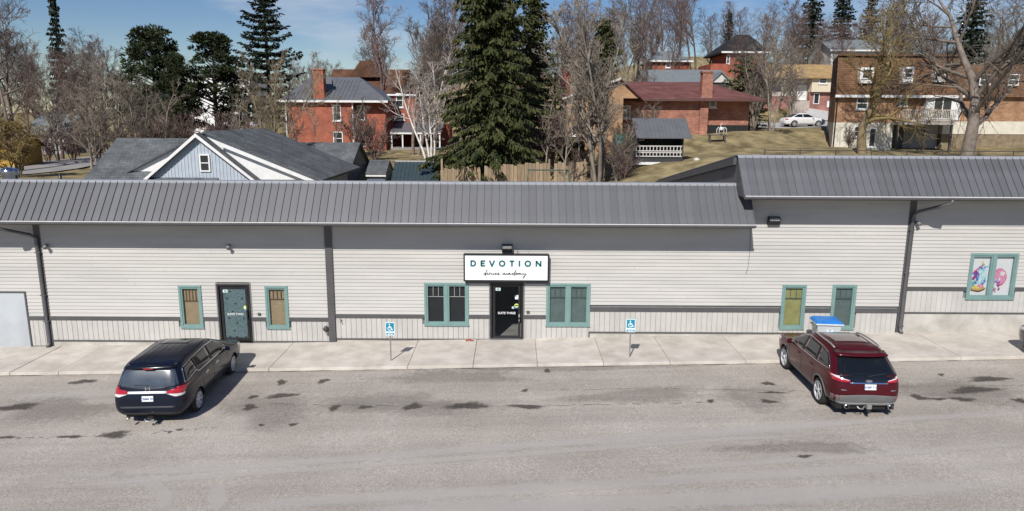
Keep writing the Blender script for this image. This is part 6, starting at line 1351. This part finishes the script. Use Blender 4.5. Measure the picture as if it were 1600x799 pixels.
place(0, tall3, 1205, 63, 9.8, 'bare tree between the brick bungalow and the white car', rz=2.2); place(0, multi, 1176, 70, 8.5, 'dense bare tree at the right end of the brick bungalow', rz=3.0)
place(0, mkbare('yellow' if False else 'lichen', 41, 5.5, stems=5, lean=.2, trunk=.15, rad=.12, n1=11, n2=8, n3=6, n4=2, ang=55, up=-.05, droop=.22, len1=.5), 18, 60, 5.8, 'drooping yellowish willow in front of the mustard garage', name='willow_tree')
olv = mkcon(spruce, 'brown', 'olive', 61, 7.5, 2.9, base=.05, step=.42, per=7, dens=.22, power=.55, gap=.15)
place(0, olv, 1160, 76, 7.6, 'ragged olive conifer behind the right end of the bungalow', name='spruce_tree')
place(0, tall2, 1142, 98, 9.5, 'bare tree in front of the black-roofed house, left one'); place(0, tall3, 1188, 96, 9.0, 'bare tree in front of the black-roofed house, right one')
place(0, tall3, 1236, 86, 8.0, 'bare tree in front of the beige house'); place(0, tall2, 1310, 100, 11, 'bare tree rising behind the left end of the townhouse')
place(0, multi, 1010, 52.5, 4.6, 'low sprawling bare shrub against the left side of the open shed', name='bare_bush', cat='bush', sx=1.3); place(0, multi, 968, 48.2, 4.0, 'sprawling grey shrub just right of the multi-stemmed trunk', name='bare_bush', cat='bush', sx=1.5)
place(0, tall3, 812, 62, 11, 'bare tree with fine twigs between the two green spruces'); place(0, thin, 848, 51, 7.5, 'slim bare tree behind the middle of the board fence'); place(0, thin, 905, 56, 7.0, 'slim bare tree left of the tan wall')
place(0, thin, 470, 62, 9.0, 'slim bare tree in front of the left corner of the brick house'); place(0, thin, 250, 64, 8.5, 'slim bare tree above the blue house, right of the pale one')
grp = 'bare brush around the yards'
for px, d, h, lb in ((838, 54, 4.8, 'reddish brush at the foot of the huge spruce'), (862, 55, 5.0, 'reddish brush behind the board fence, right end'), (800, 55, 4.0, 'reddish brush behind the board fence, middle'), (975, 47, 2.6, 'low brush right of the multi-stemmed tree base'), (905, 52, 2.8, 'low brush left of the multi-stemmed tree base'), (560, 70, 5.4, 'tangle of bare stems by the brick house corner'), (585, 66, 4.6, 'bare bush in front of the brick house porch'), (200, 70, 5.0, 'reddish brush above the left end of the blue house'), (240, 72, 5.4, 'reddish brush below the taller pine'), (290, 74, 5.0, 'reddish brush behind the blue gable'), (340, 72, 5.0, 'reddish brush right of the blue gable peak'), (395, 68, 4.6, 'reddish brush under the layered spruce'), (110, 78, 4.6, 'dark brush beyond the left road'), (70, 76, 4.2, 'dark brush beside the mustard garage'), (150, 84, 5.0, 'brush behind the left road bend'), (1330, 58, 2.0, 'small bush at the corner of the townhouse'), (1010, 66, 3.0, 'brush against the bungalow wall')):
    place(0, brush, px, d, h, lb, grp, name='bare_bush', cat='bush')
# woods behind: individuals along the skyline
grp = 'bare trees in the woods on the skyline'; rr = random.Random(99)
back = [('far bare tree at the left end of the skyline', [(45, 88, 13), (70, 96, 14), (92, 84, 12.5), (118, 90, 13.5), (140, 98, 14), (158, 86, 12.5), (182, 94, 13), (205, 100, 13), (-10, 90, 15), (85, 78, 10), (165, 110, 15), (60, 110, 14.5), (225, 82, 8.5), (270, 112, 12)]),
        ('far bare tree between the dark spruce and the birch clump', [(385, 105, 11), (455, 98, 10), (480, 120, 12), (500, 130, 11), (535, 135, 11), (610, 108, 14.5), (690, 96, 15), (720, 90, 16), (665, 118, 16), (470, 88, 9.0)]),
        ('far bare tree right of the huge spruce', [(850, 72, 13), (875, 84, 14), (905, 92, 13), (930, 98, 14), (955, 88, 13), (985, 98, 14.5), (1005, 92, 13), (1030, 108, 15), (1058, 104, 16), (1080, 112, 15), (1105, 120, 12), (865, 62, 9), (895, 68, 9.5), (1010, 118, 14), (990, 76, 8.5), (1045, 96, 9)]),
        ('far bare tree on the hill at right', [(1125, 126, 13), (1150, 134, 14), (1182, 130, 13), (1210, 120, 12), (1228, 110, 11), (1245, 112, 10.5), (1270, 108, 10), (1288, 114, 10.5), (1232, 128, 13), (1315, 118, 11.5), (1335, 112, 11), (1365, 108, 13), (1390, 114, 14), (1420, 106, 14), (1448, 112, 14), (1475, 104, 13), (1535, 106, 14), (1565, 98, 13), (1400, 96, 10), (1440, 92, 10), (1555, 120, 16), (1250, 100, 8.5), (1276, 102, 8.0)])]
MARKS = [(-30, 62, 'the mustard garage'), (62, 110, 'the white cottage'), (110, 162, 'the left road bend'), (162, 300, 'the left end of the blue house'), (300, 470, 'the layered spruce'), (470, 520, 'the brick house chimney'), (520, 640, 'the brown shingle roof'), (640, 760, 'the birch clump'),
         (760, 890, 'the olive spruce'), (890, 965, 'the tan gable of the bungalow'), (965, 1020, 'the open shed'), (1020, 1092, 'the bungalow chimney'), (1092, 1162, 'the black-roofed house'), (1162, 1240, 'the right end of the bungalow'), (1240, 1300, 'the beige house'), (1300, 1380, 'the left half of the townhouse'), (1380, 1490, 'the townhouse balcony'), (1490, 1700, 'the big forked tree')]
ORD = ['first', 'second', 'third', 'fourth', 'fifth', 'sixth', 'seventh', 'eighth']
allb = sorted([t_ for lb, L in back for t_ in L])
for a_, b_, nm_ in MARKS:
    mine = [t_ for t_ in allb if a_ <= t_[0] < b_]
    for k, (px, d, h) in enumerate(mine):
        lb = ('far bare tree on the skyline behind '+nm_) if len(mine) == 1 else ('far bare tree, %s from left behind %s' % (ORD[k], nm_))
        place(0, (tall, tall2, tall2, tall3)[rr.randrange(4)], px, d, h*rr.uniform(.95, 1.08), lb, 'bare trees in the woods on the skyline', rr.uniform(0, 6.28))
# a distant wood that reads as one mass
wood = MB(); src = tall2['parts']; rr = random.Random(17)
base_v = np.array([v.co[:] for v in src[1][1].vertices]); 
far = bpy.data.meshes.new('distant_wood'); V_ = []; F_ = []; fsrc = [tuple(p.vertices) for p in src[1][1].polygons][::5]
for i in range(46):
    px = -150+i*42+rr.uniform(-15, 15); d = rr.uniform(150, 210); x = at(px, 200, d).x; s = rr.uniform(.75, 1.1); a = rr.uniform(0, 6.28)
    ca, sa = math.cos(a), math.sin(a); M = np.array([[ca, -sa, 0], [sa, ca, 0], [0, 0, 1]])*s; k = sum(len(v) for v in V_)
    V_.append(base_v@M.T*[1.2, 1.2, 1]+[x, Wd(d), T(x, d)-1.0]); F_ += [tuple(j+k for j in f) for f in fsrc]
far.from_pydata(np.concatenate(V_).tolist(), [], F_); far.materials.append(twig['red']); fo = bpy.data.objects.new('distant_wood', far); C.objects.link(fo); tag(fo, 'hazy mass of bare woodland along the far horizon', 'woodland', kind='stuff')
# cedar shrubs by the bungalow
ced = mkcon(spruce, 'brown', 'olive', 51, 2.4, .5, base=.03, step=.12, per=7, dens=.1, spr=.16, w=.08, power=.45)
for px, d, h, lb in ((893, 57.5, 1.9, 'small clipped cedar nearest the bungalow corner'), (905, 57.5, 2.2, 'taller clipped cedar beside the tan wall'), (881, 58, 1.7, 'shortest clipped cedar left of the tan wall')): place(0, ced, px, d, h, lb, 'cedar shrubs by the bungalow', name='cedar_shrub', cat='shrub')
# street lamp or mast behind the pines, litter of stones on the lawn
